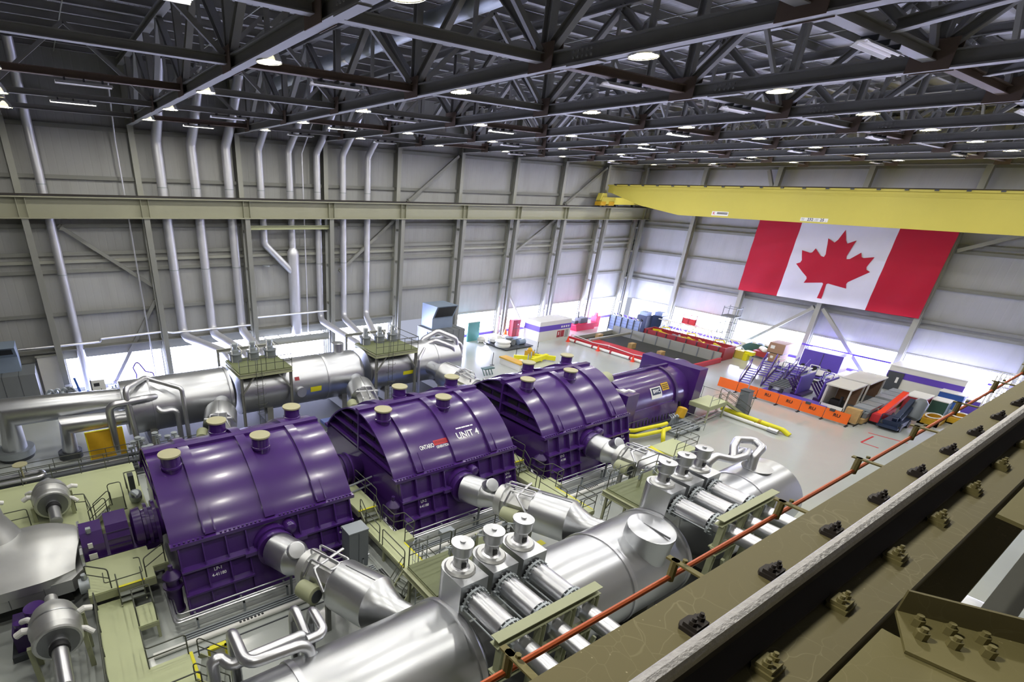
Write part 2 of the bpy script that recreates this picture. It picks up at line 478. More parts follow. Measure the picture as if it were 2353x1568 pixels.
build('conductor_cable', MB().tube([(-10, FACE-.22, 16.68), (XF, FACE-.22, 16.68)], .03, 6), 'black', t)

# braces on the left wall
def brace(p, q, label, w=.3, mat='steel_grey'):
    m = MB(); m.bar(p, q, w, w); m.bar(V(p)+(V(q)-V(p))*.02, V(p)+(V(q)-V(p))*.04, w*1.5, w*1.5)
    return one('wall_brace', m, mat, label, 'brace', smooth=False)
yb = WY-.55
brace((1.0, yb, 14.4), (7.4, yb, 9.2), 'long grey diagonal brace high on the left wall, nearest the camera')
brace((2.6, yb, .4), (7.4, yb, 7.9), 'grey diagonal brace crossing the bright window nearest the camera')
brace((26.6, yb, 9.6), (33.6, yb, 14.9), 'grey diagonal brace below the crane girder behind the last tall pipe')
brace((35.2, yb, 16.7), (42.0, yb, 21.6), 'grey diagonal brace above the crane girder right of the pipes')
brace((51.9, yb, 10.4), (59.8, yb, 15.0), 'grey diagonal brace below the crane girder, sixth bay')
brace((52.0, yb, 6.4), (56.6, yb, .4), 'pale diagonal brace dropping across the bright window left of the small office', .22, 'steel_pale')
brace((61.0, yb, 16.8), (68.5, yb, 21.6), 'grey diagonal brace above the crane girder beside the yellow crane')
# light horizontal beam hung under the girder between two columns at the pipes
one('pipe_support_beam', MB().ibeam((16.5, FACE+.5, 14.2), (25.0, FACE+.5, 14.2), .3, .36, .04, .03), 'sage', 'sage horizontal beam under the crane girder behind which three pipes run', 'beam', smooth=False)

# far wall columns, braces
for i, y in enumerate(FY[1:6]):
    t = thing('wall_column', ['grey end wall column, leftmost before the flag', 'grey end wall column under the left end of the flag', 'grey end wall column under the middle of the flag', 'grey end wall column under the right end of the flag', 'grey end wall column behind the crane rail at the right edge'][i], 'column', (XF-.6, y, 0))
    m = MB(); m.ibeam((XF-.68, y, 0), (XF-.68, y, 26.6), .5, .75, .05, .05, up=(1, 0, 0)); build('column_shaft', m, 'steel_pale', t, smooth=False)
    build('base_plate', MB().box(XF-1.2, y-.4, 0, XF-.1, y+.4, .06), 'steel_grey', t, smooth=False)
def fbrace(p, q, label, w=.36): 
    m = MB(); m.bar(p, q, w, w, up=(1, 0, 0)); m.bar(q, V(q)+(V(p)-V(q))*.03, w*1.5, w*1.4, up=(1, 0, 0))
    return one('wall_brace', m, 'steel_pale', label, 'brace', smooth=False)
xb = XF-.75
fbrace((xb, 33.0, .4), (xb, 26.4, 6.6), 'pale round brace running down left from the column under the flag')
fbrace((xb, 25.5, 6.6), (xb, 19.2, .2), 'pale brace running down right from the column under the flag')
fbrace((xb, 36.4, 21.6), (xb, 33.0, 14.6), 'dark brace above the yellow crane near the left wall')
fbrace((xb, 16.4, 14.2), (xb, 10.0, 17.2), 'pale brace right of the flag below the crane')
for i, (y0, y1) in enumerate(((26.0, 17.2), (9.5, -1))):
    m = MB(); m.bar((xb-.6, y0, 2.2), (xb-.6, y1, 2.2), .14, .2)
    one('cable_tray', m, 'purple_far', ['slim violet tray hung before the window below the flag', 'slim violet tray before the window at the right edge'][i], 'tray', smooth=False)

# ---------------------------------------------------------------- roof trusses
ZB, ZT = 22.2, 26.2
PY = [51.4, 48.9, 40.7, 32.5, 24.3, 16.1, 7.9, -.3, -3.4]
def truss():
    x = TX[0]
    t = thing('roof_truss', 'grey steel roof truss, nearest the camera', 'truss', (x, 24, 22))
    build('bottom_chord', MB().ibeam((x, WY-.5, ZB), (x, -3.8, ZB), .42, .5, .05, .035), 'roof_steel', t, smooth=False)
    build('top_chord', MB().ibeam((x, WY-.5, ZT), (x, -3.8, ZT), .42, .46, .05, .035), 'roof_steel', t, smooth=False)
    ys = [48.9, 40.7, 32.5, 24.3, 16.1, 7.9, -.3]
    for i, y in enumerate(ys):
        build('vertical_member', MB().ibeam((x, y, ZB+.2), (x, y, ZT-.2), .34, .34, .04, .03, up=(0, 1, 0)), 'roof_steel', t, smooth=False)
        m = MB(); m.box(x-.24, y-.55, ZB-.28, x-.21, y+.55, ZB+.55); m.box(x+.21, y-.55, ZB-.28, x+.24, y+.55, ZB+.55)
        build('gusset_plate', m, 'roof_rust', t, smooth=False)
    for a, b in zip(ys, ys[1:]):
        c = (a+b)/2
        build('diagonal_member', MB().ibeam((x, a, ZB+.2), (x, c, ZT-.2), .3, .32, .04, .03), 'roof_steel', t, smooth=False)
        build('diagonal_member', MB().ibeam((x, b, ZB+.2), (x, c, ZT-.2), .3, .32, .04, .03), 'roof_steel', t, smooth=False)
        build('hanger_member', MB().bar((x, c, ZT-.2), (x, c, ZB+.2), .12, .16), 'roof_steel', t, smooth=False)
    m = MB()
    for k in range(2):
        for j in range(5): m.cyl((x-.26, 14.6-.18*j, ZB-.08+.16*k), (x-.22, 14.6-.18*j, ZB-.08+.16*k), .04, n=6)
    m.box(x-.2, 13.6, ZB-.29, x+.2, 14.9, ZB-.25)
    build('splice_plate', m, 'roof_steel', t, smooth=False)
    return t
tr = truss()
for k, x in enumerate(TX[1:]):
    lab = 'grey steel roof truss spanning the hall, %s from the camera' % ORD[k+1] if k < 8 else 'grey steel roof truss against the far end wall'
    copy_tree(tr, (x-TX[0], 0, 0), lab)
# longitudinal ties at bottom chord level (one per bay and line)
tie_y = [7.9, 16.1, 24.3, 32.5, 40.7, 48.9]
tn = ['near the right wall', 'over the turbine fronts', 'over the turbine centres', 'over the turbine backs', 'over the back vessels', 'along the left wall']
for i in range(-1, 9):
    x0 = TX[0]-8.75 if i < 0 else TX[i]; x1 = x0+8.75
    for j, y in enumerate(tie_y):
        bay = 'bay before the first truss' if i < 0 else '%s truss bay' % ORD[i]
        t = thing('roof_tie', 'rusty grey longitudinal roof tie %s, %s' % (tn[j], bay), 'beam', (x0, y, 22.2))
        build('tie_beam', MB().ibeam((x0+.22, y, 22.32), (x1-.22, y, 22.32), .34, .3, .03, .025), 'roof_rust' if (i+j) % 3 == 0 else 'roof_steel', t, smooth=False)
        if j % 2 == 0 or i % 2:
            m = MB(); m.bar((x0+.3, y, 22.5), (x0+4.4, y, 25.9), .16, .2); m.bar((x1-.3, y, 22.5), (x0+4.4, y, 25.9), .16, .2)
            build('knee_brace', m, 'roof_steel', t, smooth=False)
# roof purlins
for k in range(26):
    y = 52.3-2.2*k
    one('roof_purlin', MB().ibeam((-16, y, 26.62), (XF, y, 26.62), .22, .4, .03, .03), 'roof_steel', 'slim grey roof purlin under the deck, %d metres in from the left wall' % round(WY-y), 'purlin', group='roof purlins', smooth=False)
for k in range(9):
    m = MB()
    x = TX[k]+4.4
    m.bar((x, 53, 26.38), (x, -3.8, 26.38), .06, .06)
    one('sag_rod', m, 'steel_pale', 'thin pale sag rod across the purlins in the %s truss bay' % ORD[k], 'rod', smooth=False)
# plan bracing at right
for k in range(1, 8):
    m = MB(); m.ibeam((TX[k]+.3, 7.7, 22.42), (TX[k+1]-.3, -.4, 22.42), .3, .3, .03, .025)
    one('plan_brace', m, 'roof_steel', 'flat diagonal roof brace near the right wall in the %s truss bay' % ORD[k], 'brace', smooth=False)
    m = MB(); m.ibeam((TX[k]+.5, -.6, 22.42), (TX[k]+4.4, 7.6, 22.42), .3, .3, .03, .025)
    one('plan_brace', m, 'roof_steel', 'short flat roof brace crossing to the tie in the %s truss bay' % ORD[k], 'brace', smooth=False)
# big round duct across the roof
t = thing('round_duct', 'long round silver ventilation duct crossing the roof space', 'duct', (17.5, 30, 24.9))
build('duct_tube', MB().tube([(17.5, 45, 25.0), (17.0, 20, 25.0), (16.8, 14, 25.0)], .42, 14), 'galv', t)
for y in (40, 33, 26, 19): build('duct_collar', MB().cyl((17.3, y, 25), (17.3, y-.3, 25), .46, n=14), 'alu_pipe', t)

# ---------------------------------------------------------------- lamps
def high_bay(x, y):
    t = thing('high_bay_lamp', 'x', 'lamp', (x, y, 21.9))
    build('reflector', MB().lathe([(.46, 0), (.47, .02), (.40, .22), (.24, .46), (.14, .52), (.13, .50), (.22, .43), (.38, .2), (.44, .02)], (x, y, 21.9), n=18, cap=False), 'lamp_glass', t)
    build('lamp_disc', MB().cyl((x, y, 21.93), (x, y, 21.96), .40, n=18), 'lamp_glow', t)
    build('ballast', MB().lathe([(.15, .5), (.2, .56), (.2, .86), (.1, .95), (.05, 1.0)], (x, y, 21.9), n=14), 'alu_matte', t)
    m = MB(); m.tube([(x-.35, y, 22.95), (x+.25, y, 22.95)], .02, 6); m.cyl((x, y, 22.8), (x, y, 22.96), .03, n=6)
    build('hook', m, 'white', t)
    build('bracket_arm', MB().bar((x-.44, y, 22.44), (x+.02, y, 22.9), .05, .05), 'roof_steel', t, smooth=False)
    return t
LY = [46.3, 38.6, 30.1, 21.3, 12.4, 3.6]
ln = ['over the left wall pipes', 'over the back vessels', 'over the back ducts', 'over the turbine fronts', 'over the front vessels', 'by the right crane rail']
LX = [-.6]+[TX[k]+.42 for k in range(1, 9)]
lamp0 = high_bay(LX[0], LY[0])
first = True
for i, x in enumerate(LX):
    for j, y in enumerate(LY):
        lab = 'high bay dome lamp on the %s truss from the camera, %s' % (ORD[i], ln[j])
        if first: lamp0['label'] = lab; lamp0['group'] = 'high bay lamps'; first = False; o = lamp0
        else: o = copy_tree(lamp0, (x-LX[0], y-LY[0], 0), lab, 'high bay lamps')
        ld = bpy.data.lights.new('lamp_light', 'AREA'); ld.shape = 'DISK'; ld.size = .8; ld.energy = LAMP_W; ld.color = (1, .985, .94) if i < 4 else (.94, .94, 1)
        lo = bpy.data.objects.new('lamp_light', ld); COL.objects.link(lo); lo.parent = o; lo.location = (0, 0, .02)
# fluorescent battens under the ties
def batten(x, y, glow):
    t = thing('fluorescent_fixture', 'x', 'lamp', (x, y, 21.9))
    m = MB(); m.prism([(-.26, 0), (-.12, .12), (.12, .12), (.26, 0), (.24, 0), (.11, .1), (-.11, .1), (-.24, 0)], (x-1.2, y, 21.92), (0, 1, 0), (0, 0, 1), (2.4, 0, 0))
    build('reflector_hood', m, 'white', t, smooth=False)
    for d in (-.1, .1): build('tube', MB().cyl((x-1.18, y+d, 21.97), (x+1.18, y+d, 21.97), .03, n=8), glow, t)
    for d in (-.8, 0, .8): build('clip', MB().box(x+d-.03, y-.2, 22.04, x+d+.03, y+.2, 22.17), 'dark_grey', t, smooth=False)
    return t
bt = {'tube_glow': None, 'tube_dim': None}
for i in range(0, 9):
    for j, y in enumerate(tie_y):
        if (i+j) % 2 == 0 and not (i < 2 and j in (0,)): pass
        glow = 'tube_glow' if (i, j) in ((0, 1), (0, 4), (2, 4), (3, 3), (5, 3), (4, 2), (1, 5)) else 'tube_dim'
        if (i*3+j) % 2 and glow == 'tube_dim' and i > 2: continue
        if (i, j) in ((0, 0), (0, 2), (0, 5), (1, 1), (1, 3), (2, 2)): continue
        x = TX[i]+4.6 if i else 3.0
        lab = '%s fluorescent fixture under the tie %s, %s truss bay' % ('lit white' if glow == 'tube_glow' else 'white twin', tn[j], ORD[i])
        if bt[glow] is None:
            bt[glow] = batten(x, y, glow); o = bt[glow]; bt[glow+'p'] = (x, y); tag(o, lab, group='fluorescent fixtures')
        else:
            px, py = bt[glow+'p']; copy_tree(bt[glow], (x-px, y-py, 0), lab, 'fluorescent fixtures')

# ---------------------------------------------------------------- tall pipes on the left wall
RY = 52.75
def wall_pipe(x, zt, zb, xr, r, label, tail=None, straight=False):
    t = thing('wall_pipe', label, 'pipe', (x, RY, 0))
    pts = [(xr, RY-2.6, 26.5), (x+(xr-x)*.4, RY-1.0, zt+1.9), (x, RY, zt), (x, RY, zb)]
    if tail: pts += tail
    m = MB(); m.tube(pts, r, 14, r*2.2, 5); build('pipe_run', m, 'alu_wall', t)
    for z in (10.5, 17.4):
        build('pipe_strap', MB().cyl((x, RY, z), (x, RY, z+.08), r+.015, n=14), 'galv', t)
    return t
px = [.49, 9.5, 12.35, 15.35, 18.4, 21.35, 24.3, 27.2, 30.15]
px = [v*RY/53 for v in px]
wall_pipe(px[0], 21.4, .05, px[0], .34, 'silver insulated wall pipe nearest the camera, running to the floor')
for k in (1, 2, 3):
    xv = (11.0, 12.45, 13.9)[k-1]
    wall_pipe(px[k], 20.9, 4.3, px[k]+.3+.25*k, .42, 'tall silver wall pipe bending down to the near valve platform, %s of three' % ORD[k-1], [(xv+.2, 44.2, 4.6), (xv, 41.2, 4.6)])
wall_pipe(px[4], 20.9, 12.6, px[4]+1.3, .34, 'silver wall pipe that elbows diagonally into the wide pipe', [(px[5]-.3, RY-.1, 9.9)])
t = wall_pipe(px[5], 20.9, 12.2, px[5]+1.5, .34, 'silver wall pipe widening into a broad stub that stops above the window')
build('wide_section', MB().lathe([(.34, 8.9), (.58, 8.5), (.6, 8.2), (.6, 0), (.5, -.02)], (px[5], RY, 3.3), n=18), 'alu_wall', t)
for k in (6, 7, 8):
    xv = (23.05, 24.55, 26.0)[k-6]
    wall_pipe(px[k], 20.9, 4.5, px[k]+1.6, .34, 'tall silver wall pipe bending down to the far valve platform, %s of three' % ORD[k-6], [(xv+.2, 44.2, 4.6), (xv, 41.2, 4.6)])
for x, lab, s in ((6.3, 'thin pale conduit left of the near three pipes', 0), (22.5, 'thin pale conduit right of the wide pipe', 1.2)):
    m = MB(); m.tube([(x+s, RY-2.2, 25), (x, RY-.3, 20.8), (x, RY-.3, .4 if s == 0 else 3.4)], .07, 8, .2)
    one('conduit', m, 'alu_wall', lab, 'conduit')
# horizontal service pipes along the ledge
m = MB(); m.tube([(-4, RY-.62, 4.75), (2.2, RY-.62, 4.75), (2.2, RY-.62, 5.0), (7.6, RY-.62, 5.1), (8.4, RY-.62, 4.9), (16, RY-.62, 4.9)], .11, 8, .15)
one('service_pipe', m, 'alu_pipe', 'thin silver pipe running along the ledge above the near windows', 'pipe')
m = MB(); m.tube([(16.7, RY-.6, 5.6), (24.7, RY-.6, 5.6)], .11, 8)
one('service_pipe', m, 'alu_pipe', 'thin silver pipe along the wall left of the far valve platform', 'pipe')
t = thing('pipe_bridge', 'pale steel beam spanning two columns under the wide pipe stub', 'beam', (21, RY-.6, 3.3))
build('beam', MB().ibeam((16.7, RY-.9, 2.9), (24.75, RY-.9, 2.9), .3, .7, .05, .04), 'steel_pale', t, smooth=False)
for x in (17.5, 19.2, 20.9, 22.6, 24.3): build('outrigger', MB().box(x-.08, RY-.75, 3.1, x+.08, WY-.2, 3.25), 'steel_pale', t, smooth=False)
# ================================================================ TURBINES
HP = [(0, 5.95), (.5, 5.92), (1, 5.82), (1.5, 5.65), (2, 5.40), (2.5, 5.10), (3, 4.74), (3.5, 4.30), (3.9, 3.89), (4.15, 3.58), (4.3, 3.36)]
def hz(y):
    y = abs(y)
    for (a, za), (b, zb) in zip(HP, HP[1:]):
        if y <= b: return za+(zb-za)*(y-a)/(b-a)
    return HP[-1][1]
def hpt(x, y, off=0.):
    """point on the turbine hood (local), pushed out by off along the normal"""
    e = .02; dz = (hz(y+e)-hz(y-e))/(2*e); n = V((0, -dz, 1)).normalized()
    return V((x, y, hz(y)))+n*off
YS = sorted(set([-a for a, _ in HP]+[a for a, _ in HP]))
def turbine(cx, cy, label):
    t = thing('turbine_casing', label, 'turbine', (cx, cy, 0))
    O = V((cx, cy, 0)); X0, X1 = -4.55, 4.55
    m = MB(); n = len(YS)
    out = [hpt(0, y) for y in YS]; inn = [hpt(0, y, -.09) for y in YS]
    def P(x, q): return O+V((x, q.y, q.z))
    vs = [P(X0, q) for q in out]+[P(X1, q) for q in out]+[P(X0, q) for q in inn]+[P(X1, q) for q in inn]
    fs = []
    for i in range(n-1):
        fs += [(i, n+i, n+i+1, i+1), (2*n+i, 2*n+i+1, 3*n+i+1, 3*n+i), (i, i+1, 2*n+i+1, 2*n+i), (n+i, 3*n+i, 3*n+i+1, n+i+1)]
    fs += [(0, 2*n, 3*n, n), (n-1, 2*n-1, 4*n-1, 3*n-1)]
    m.add(vs, fs); build('hood', m, 'purple', t, ang=50)
    m = MB(); m.box(cx+X0-.02, cy-.2, 5.75, cx+X1+.02, cy+.2, 6.1); build('ridge_rib', m, 'purple', t, smooth=False)
    for rx in (-2.8, .05, 2.8):
        m = MB(); w = .25
        oo = [hpt(0, y, .15) for y in YS]; ii = [hpt(0, y, -.05) for y in YS]
        vs = [P(rx-w, q) for q in oo]+[P(rx+w, q) for q in oo]+[P(rx-w, q) for q in ii]+[P(rx+w, q) for q in ii]
        f2 = []
        for i in range(n-1):
            f2 += [(i, n+i, n+i+1, i+1), (i, i+1, 2*n+i+1, 2*n+i), (n+i, 3*n+i, 3*n+i+1, n+i+1)]
        m.add(vs, f2); build('arch_rib', m, 'purple', t, ang=50)
    for sx in (-1, 1):
        xe = sx*4.05
        poly = [(q.y, q.z) for q in inn]
        m = MB(); m.prism(poly, O+V((xe, 0, 0)), (0, 1, 0), (0, 0, 1), (-sx*.1, 0, 0)); e = build('end_plate', m, 'purple_dark', t, smooth=False)
        m = MB()
        for z in (3.55, 4.35, 5.1):
            yy = [y for y in [k*.02 for k in range(0, 215)] if hz(y) > z+.12]
            if not yy: continue
            w = max(yy); x0 = xe; x1 = xe+sx*.42
            m.box(cx+x0, cy-w, z-.06, cx+x1, cy+w, z+.06)
        m.box(cx+xe, cy-.08, 3.4, cx+xe+sx*.45, cy+.08, 5.85)
        build('end_beam', m, 'purple', e, smooth=False)
        m = MB()
        for z in (3.9, 4.55):
            for s in (-1, 1):
                for k in range(3):
                    y0 = s*(.35+1.15*k); y1 = s*(1.25+1.15*k)
                    if hz(y1) > z+.35: m.box(cx+xe, cy+y0, z-.14, cx+xe+sx*.06, cy+y1, z+.16)
        build('end_recess', m, 'black', e, smooth=False)
    for s in (-1, 1):
        fl = build('joint_flange', MB().box(cx+X0-.05, cy+s*4.12, 3.22, cx+X1+.05, cy+s*4.55, 3.4), 'purple', t, smooth=False)
    m = MB()
    for k in range(44):
        x = X0+.15+k*.205
        if abs(x+2.8) < .35 or abs(x-.05) < .35 or abs(x-2.8) < .35: continue
        for s in (-1, 1): m.cyl(O+V((x, s*4.45, 3.4)), O+V((x, s*4.45, 3.46)), .055, n=6)
    build('flange_bolt', m, 'purple_dark', fl, smooth=False, kind='stuff')
    poly = [(-4.3, 3.25), (4.3, 3.25), (5.3, -.02), (-5.3, -.02)]
    m = MB(); m.prism(poly, O+V((-4.35, 0, 0)), (0, 1, 0), (0, 0, 1), (8.7, 0, 0)); build('lower_casing', m, 'purple', t, smooth=False)
    def fy(z): return 4.3+(3.25-z)/3.27
    for s in (-1, 1):
        for x in (-4.3, -3.25, -2.2, -1.25, 1.4, 2.45, 3.4, 4.3):
            m = MB(); m.prism([(s*(fy(3.2)-.02), 3.2), (s*(fy(3.2)+.26), 3.2), (s*(fy(0)+.3), 0), (s*(fy(0)-.02), 0)], O+V((x-.03, 0, 0)), (0, 1, 0), (0, 0, 1), (.06, 0, 0))
            build('stiffener_fin', m, 'purple', t, smooth=False)
        for z, a in ((2.15, .36), (1.05, .36)):
            for x0, x1 in ((-4.35, -1.2), (1.35, 4.35)):
                m = MB(); m.box(cx+x0, cy+s*(fy(z)-.05), z-.05, cx+x1, cy+s*(fy(z)+a), z+.05)
                xe = x1 if x0 < 0 else x0
                m.box(cx+xe-.3, cy+s*(fy(z)-.05), z-.14, cx+xe+.3, cy+s*(fy(z)+a+.1), z+.06) if z > 2 else None
                build('stiffener_shelf', m, 'purple', t, smooth=False)
        m = MB(); m.lathe([(1.0, 0), (1.0, .35), (.88, .35), (.88, .6), (.95, .6), (.95, .75), (.7, .75)], O+V((0, s*4.45, 2.05)), (0, s, .0), 28)
        build('nozzle_ring', m, 'purple', t)
        m = MB(); m.lathe([(.32, 0), (.32, .5), (.26, .62), (.1, .68)], O+V((.9, s*4.3, 2.75)), (0, s, 0), 18)
        for k in range(8): m.cyl(O+V((.9+.28*math.cos(k*PI/4), s*4.75, 2.75+.28*math.sin(k*PI/4))), O+V((.9+.28*math.cos(k*PI/4), s*4.84, 2.75+.28*math.sin(k*PI/4))), .04, n=6)
        build('manway_cover', m, 'purple', t)
        for rx in (-2.8, 2.8):
            for d in (-.26, .22):
                m = MB(); a = hpt(rx+d, s*3.55, .1); b = hpt(rx+d, s*4.22, .16)
                m.bar(O+a, O+b, .07, .16); build('lifting_bar', m, 'purple', t, smooth=False)
    for x, y in ((-3.6, -1.4), (.8, -1.4), (-.65, 1.4), (3.65, 1.4)):
        b = O+V((x, y, 0))
        m = MB(); m.lathe([(.42, 5.1), (.42, 5.72), (.49, 5.74), (.49, 5.84), (.44, 5.86), (.44, 6.36)], b, n=22); c = build('relief_cap', m, 'purple', t)
        m = MB(); m.lathe([(.52, 6.36), (.53, 6.4), (.52, 6.45), (.1, 6.46)], b, n=22); build('cap_lid', m, 'cream', c)
    # pump and small pipe at the near corner
    m = MB(); q = O+V((-4.75, -4.6, 0)); m.lathe([(.36, 0), (.36, .1), (.3, .12), (.34, 1.4), (.45, 1.42), (.45, 1.5), (.3, 1.52), (.3, 1.9), (.42, 1.92), (.42, 2.0), (.18, 2.25), (.1, 2.3), (.1, 2.55)], q, n=18)
    build('corner_pump', m, 'purple_dark', t)
    return t
def casing_text(t, cx, cy, body, size, lx, lz, nm):
    def pl(a, b, h):
        z = lz+b; y = -(4.3+(3.25-z)/3.27)
        return V((cx+lx+a, cy+y-.005-h, z))
    build(nm, text_mb(body, size, pl, .012, True), 'white_text', t, smooth=False)
TC = [6.4, 18.2, 29.95]; TY = 24.9
tl = ['purple low pressure turbine casing nearest the camera', 'purple turbine casing marked UNIT 4, middle of the three', 'purple turbine casing farthest along, beside the generator']
t0 = turbine(TC[0], TY, tl[0]); TS = [t0]
for k in (1, 2): TS.append(copy_tree(t0, (TC[k]-TC[0], 0, 0), tl[k]))
for k, tt in enumerate(TS):
    casing_text(tt, TC[k], TY, 'LP-%d' % (k+1), .22, -2.75, 1.72, 'marking')
    casing_text(tt, TC[k], TY, '4-41180', .2, -2.75, 1.45, 'marking')
    casing_text(tt, TC[k], TY, 'LP-%d' % (k+1), .2, 3.85, 1.75, 'marking')
    casing_text(tt, TC[k], TY, '4-41180', .18, 3.85, 1.52, 'marking')
def hood_text(t, cx, body, size, lx, ly, mat, nm, depth=.02, bold=True, sx=1.):
    # arc length parameter along the hood section
    def pl(a, b, h):
        y = ly+b*.78
        p = hpt(lx+a*sx, y, .012+h); return V((cx, TY, 0))+p
    build(nm, text_mb(body, size, pl, depth, bold), mat, t, smooth=False)
hood_text(TS[1], TC[1], 'UNIT 4', .56, 1.42, -3.28, 'white_text', 'unit_lettering')
m = MB()
for a, b in ((-.78, -.52), (-.5, -.3), (-.26, .1), (.12, .5), (.56, .8)):
    m.add([V((TC[1], TY, 0))+hpt(1.42+x*.85, y, .014) for x, y in ((a, -2.93), (b, -2.93), (b, -2.86), (a, -2.86))], [(0, 1, 2, 3)])
build('unit_lettering', m, 'white_text', TS[1], smooth=False)
hood_text(TS[1], TC[1], 'ONTARIO', .36, -1.75, -3.4, 'white_text', 'company_logo', sx=.62)
m = MB(); m.grid(lambda a, b: V((TC[1], TY, 0))+hpt(-1.2+a*1.0, -3.43+b*.24, .014), 6, 4); build('company_logo', m, 'red', TS[1])
hood_text(TS[1], TC[1], 'POWER', .24, -.7, -3.31, 'red_dark', 'company_logo', sx=1.0, depth=.03)
hood_text(TS[1], TC[1], 'GENERATION', .2, -.68, -3.53, 'white_text', 'company_logo', sx=.72)

# shaft covers between the casings
for k, (a, b, lab) in enumerate(((TC[0]+4.2, TC[1]-4.2, 'purple ribbed coupling cover between the near and middle turbines'), (TC[1]+4.2, TC[2]-4.2, 'purple ribbed coupling cover between the middle and far turbines'))):
    t = thing('coupling_cover', lab, 'cover', ((a+b)/2, TY, 0)); c = (a+b)/2
    m = MB(); m.lathe([(.5, a-c), (.62, a-c+.3), (.95, -.7), (.95, .7), (.62, b-c-.3), (.5, b-c)], (c, TY, 2.2), (1, 0, 0), 24); build('cover_shell', m, 'purple_dark', t)
    for d in (-.6, -.2, .2, .6):
        build('cover_rib', MB().cyl((c+d-.05, TY, 2.2), (c+d+.05, TY, 2.2), 1.05, n=24), 'purple', t)
    build('pedestal', MB().box(a+.2, TY-1.2, 0, b-.2, TY+1.2, 1.5), 'purple_dark', t, smooth=False)
    for s in (-1, 1):
        m = MB()
        for z in (1.7, 2.2): m.tube([(a+.2, TY+s*2.2, z), (b-.2, TY+s*1.6, z)], .06, 6)
        build('oil_pipe', m, 'galv', t)
# bearing pedestal and jacking gear between HP and first LP
t = thing('bearing_pedestal', 'purple bearing housing and coupling train left of the near turbine', 'bearing', (0, TY, 0))
build('base_block', MB().box(-1.75, TY-1.0, .9, 1.7, TY+1.0, 1.5), 'purple_dark', t, smooth=False)
m = MB(); m.prism([(-.85, 1.4), (.85, 1.4), (.85, 2.2), (.5, 2.75), (-.5, 2.75), (-.85, 2.2)], (-1.6, TY, 0), (0, 1, 0), (0, 0, 1), (.95, 0, 0)); build('bearing_cap', m, 'purple', t, smooth=False)
m = MB(); m.prism([(-.95, 1.4), (.95, 1.4), (.95, 2.3), (.6, 2.95), (-.6, 2.95), (-.95, 2.3)], (-.5, TY, 0), (0, 1, 0), (0, 0, 1), (1.0, 0, 0)); g = build('gear_cover', m, 'purple', t, smooth=False)
m = MB()
for y, z in ((-.78, 2.62), (-.93, 2.3), (-.97, 1.95)): m.box(-.5, TY+y-.05, z-.03, .5, TY+y+.03, z+.03)
build('cover_groove', m, 'purple_dark', g, smooth=False)
m = MB(); m.lathe([(.7, 0), (1.0, .12), (1.05, .5), (.85, .55), (.85, .68), (1.15, .7), (1.15, .86), (.9, .9), (.9, 1.05), (1.2, 1.07), (1.2, 1.24), (.75, 1.3), (.6, 1.9)], (.62, TY, 2.0), (1, 0, 0), 26); build('coupling_flange', m, 'purple', t)
m = MB(); m.box(-1.35, TY-.9, 2.1, -1.15, TY-.82, 2.35); build('name_plate', m, 'white', t, smooth=False)
m = MB(); m.box(-1.4, TY-1.06, 1.55, -1.05, TY-1.0, 1.85); build('name_plate', m, 'white', t, smooth=False)
m = MB(); m.cyl((-1.2, TY-.5, 2.75), (-1.2, TY-.5, 2.95), .12, n=10); m.box(-1.3, TY-.6, 2.9, -1.1, TY-.4, 3.0); build('sensor_head', m, 'galv', t)

# HP casing: silver insulated block with sloping shoulders
t = thing('high_pressure_turbine', 'large silver insulated high pressure turbine body at the left edge', 'turbine', (-5.5, TY, 1))
m = MB()
def hpbody(u, v):
    # u along X, v around the section
    x = -10.5+u*9.0
    sec = [(-2.4, 1.6), (-2.42, 2.05), (-2.1, 2.35), (-1.4, 2.75), (-.6, 2.95), (.6, 2.95), (1.4, 2.75), (2.1, 2.35), (2.42, 2.05), (2.4, 1.6)]
    k = v*9; i = min(8, int(k)); f = k-i
    y = sec[i][0]*(1-f)+sec[i+1][0]*f; z = sec[i][1]*(1-f)+sec[i+1][1]*f
    e = max(0, (u-.78)/.22); s = 1-.22*e*e
    return V((x-.5*abs(y)/2.4*e, TY+y*s, 1.6+(z-1.6)*(1-.30*e*e)))
m.grid(hpbody, 24, 27)
n = 28; o = len(m.v)
m.f.append(tuple(24*28+i for i in range(28)))
build('insulation_jacket', m, 'alu_matte', t, ang=32)
m = MB(); m.prism([(-10.5, -2.35), (-2.2, -2.35), (-1.6, -1.6), (-1.6, 1.6), (-2.2, 2.35), (-10.5, 2.35)], (0, TY, 1.05), (1, 0, 0), (0, 1, 0), (0, 0, .65)); build('side_skirt', m, 'alu_matte', t, smooth=False)
m = MB()
for k in range(5):
    m.box(-1.72, TY-1.5+k*.62, 1.62, -1.6, TY-.94+k*.62, 2.3)
build('end_panel', m, 'alu', t, smooth=False)
for y in (-2.37, 2.37):
    m = MB()
    for k in range(6): m.box(-9.8+k*1.3, TY+y-.02, 1.1, -9.78+k*1.3, TY+y+.02, 1.68)
    build('panel_seam', m, 'alu_dark', t, smooth=False)
m = MB(); m.lathe([(1.1, 0), (.9, .6), (.7, 1.2), (.7, 2.2)], (-4.9, TY+.9, 2.6), (-.1, .1, 1), 24); build('steam_inlet', m, 'alu_matte', t)
m = MB(); m.box(-9, TY-1.6, 0, -2.4, TY+1.6, 1.2); build('foundation_block', m, 'pit_dark', t, smooth=False)
m = MB(); m.cyl((-1.95, TY-2.9, 1.6), (-1.55, TY-2.9, 1.6), .35, n=14); m.cyl((-1.7, TY-2.9, 1.3), (-1.7, TY-2.9, 2.2), .12, n=10); build('drain_valve', m, 'galv', t)

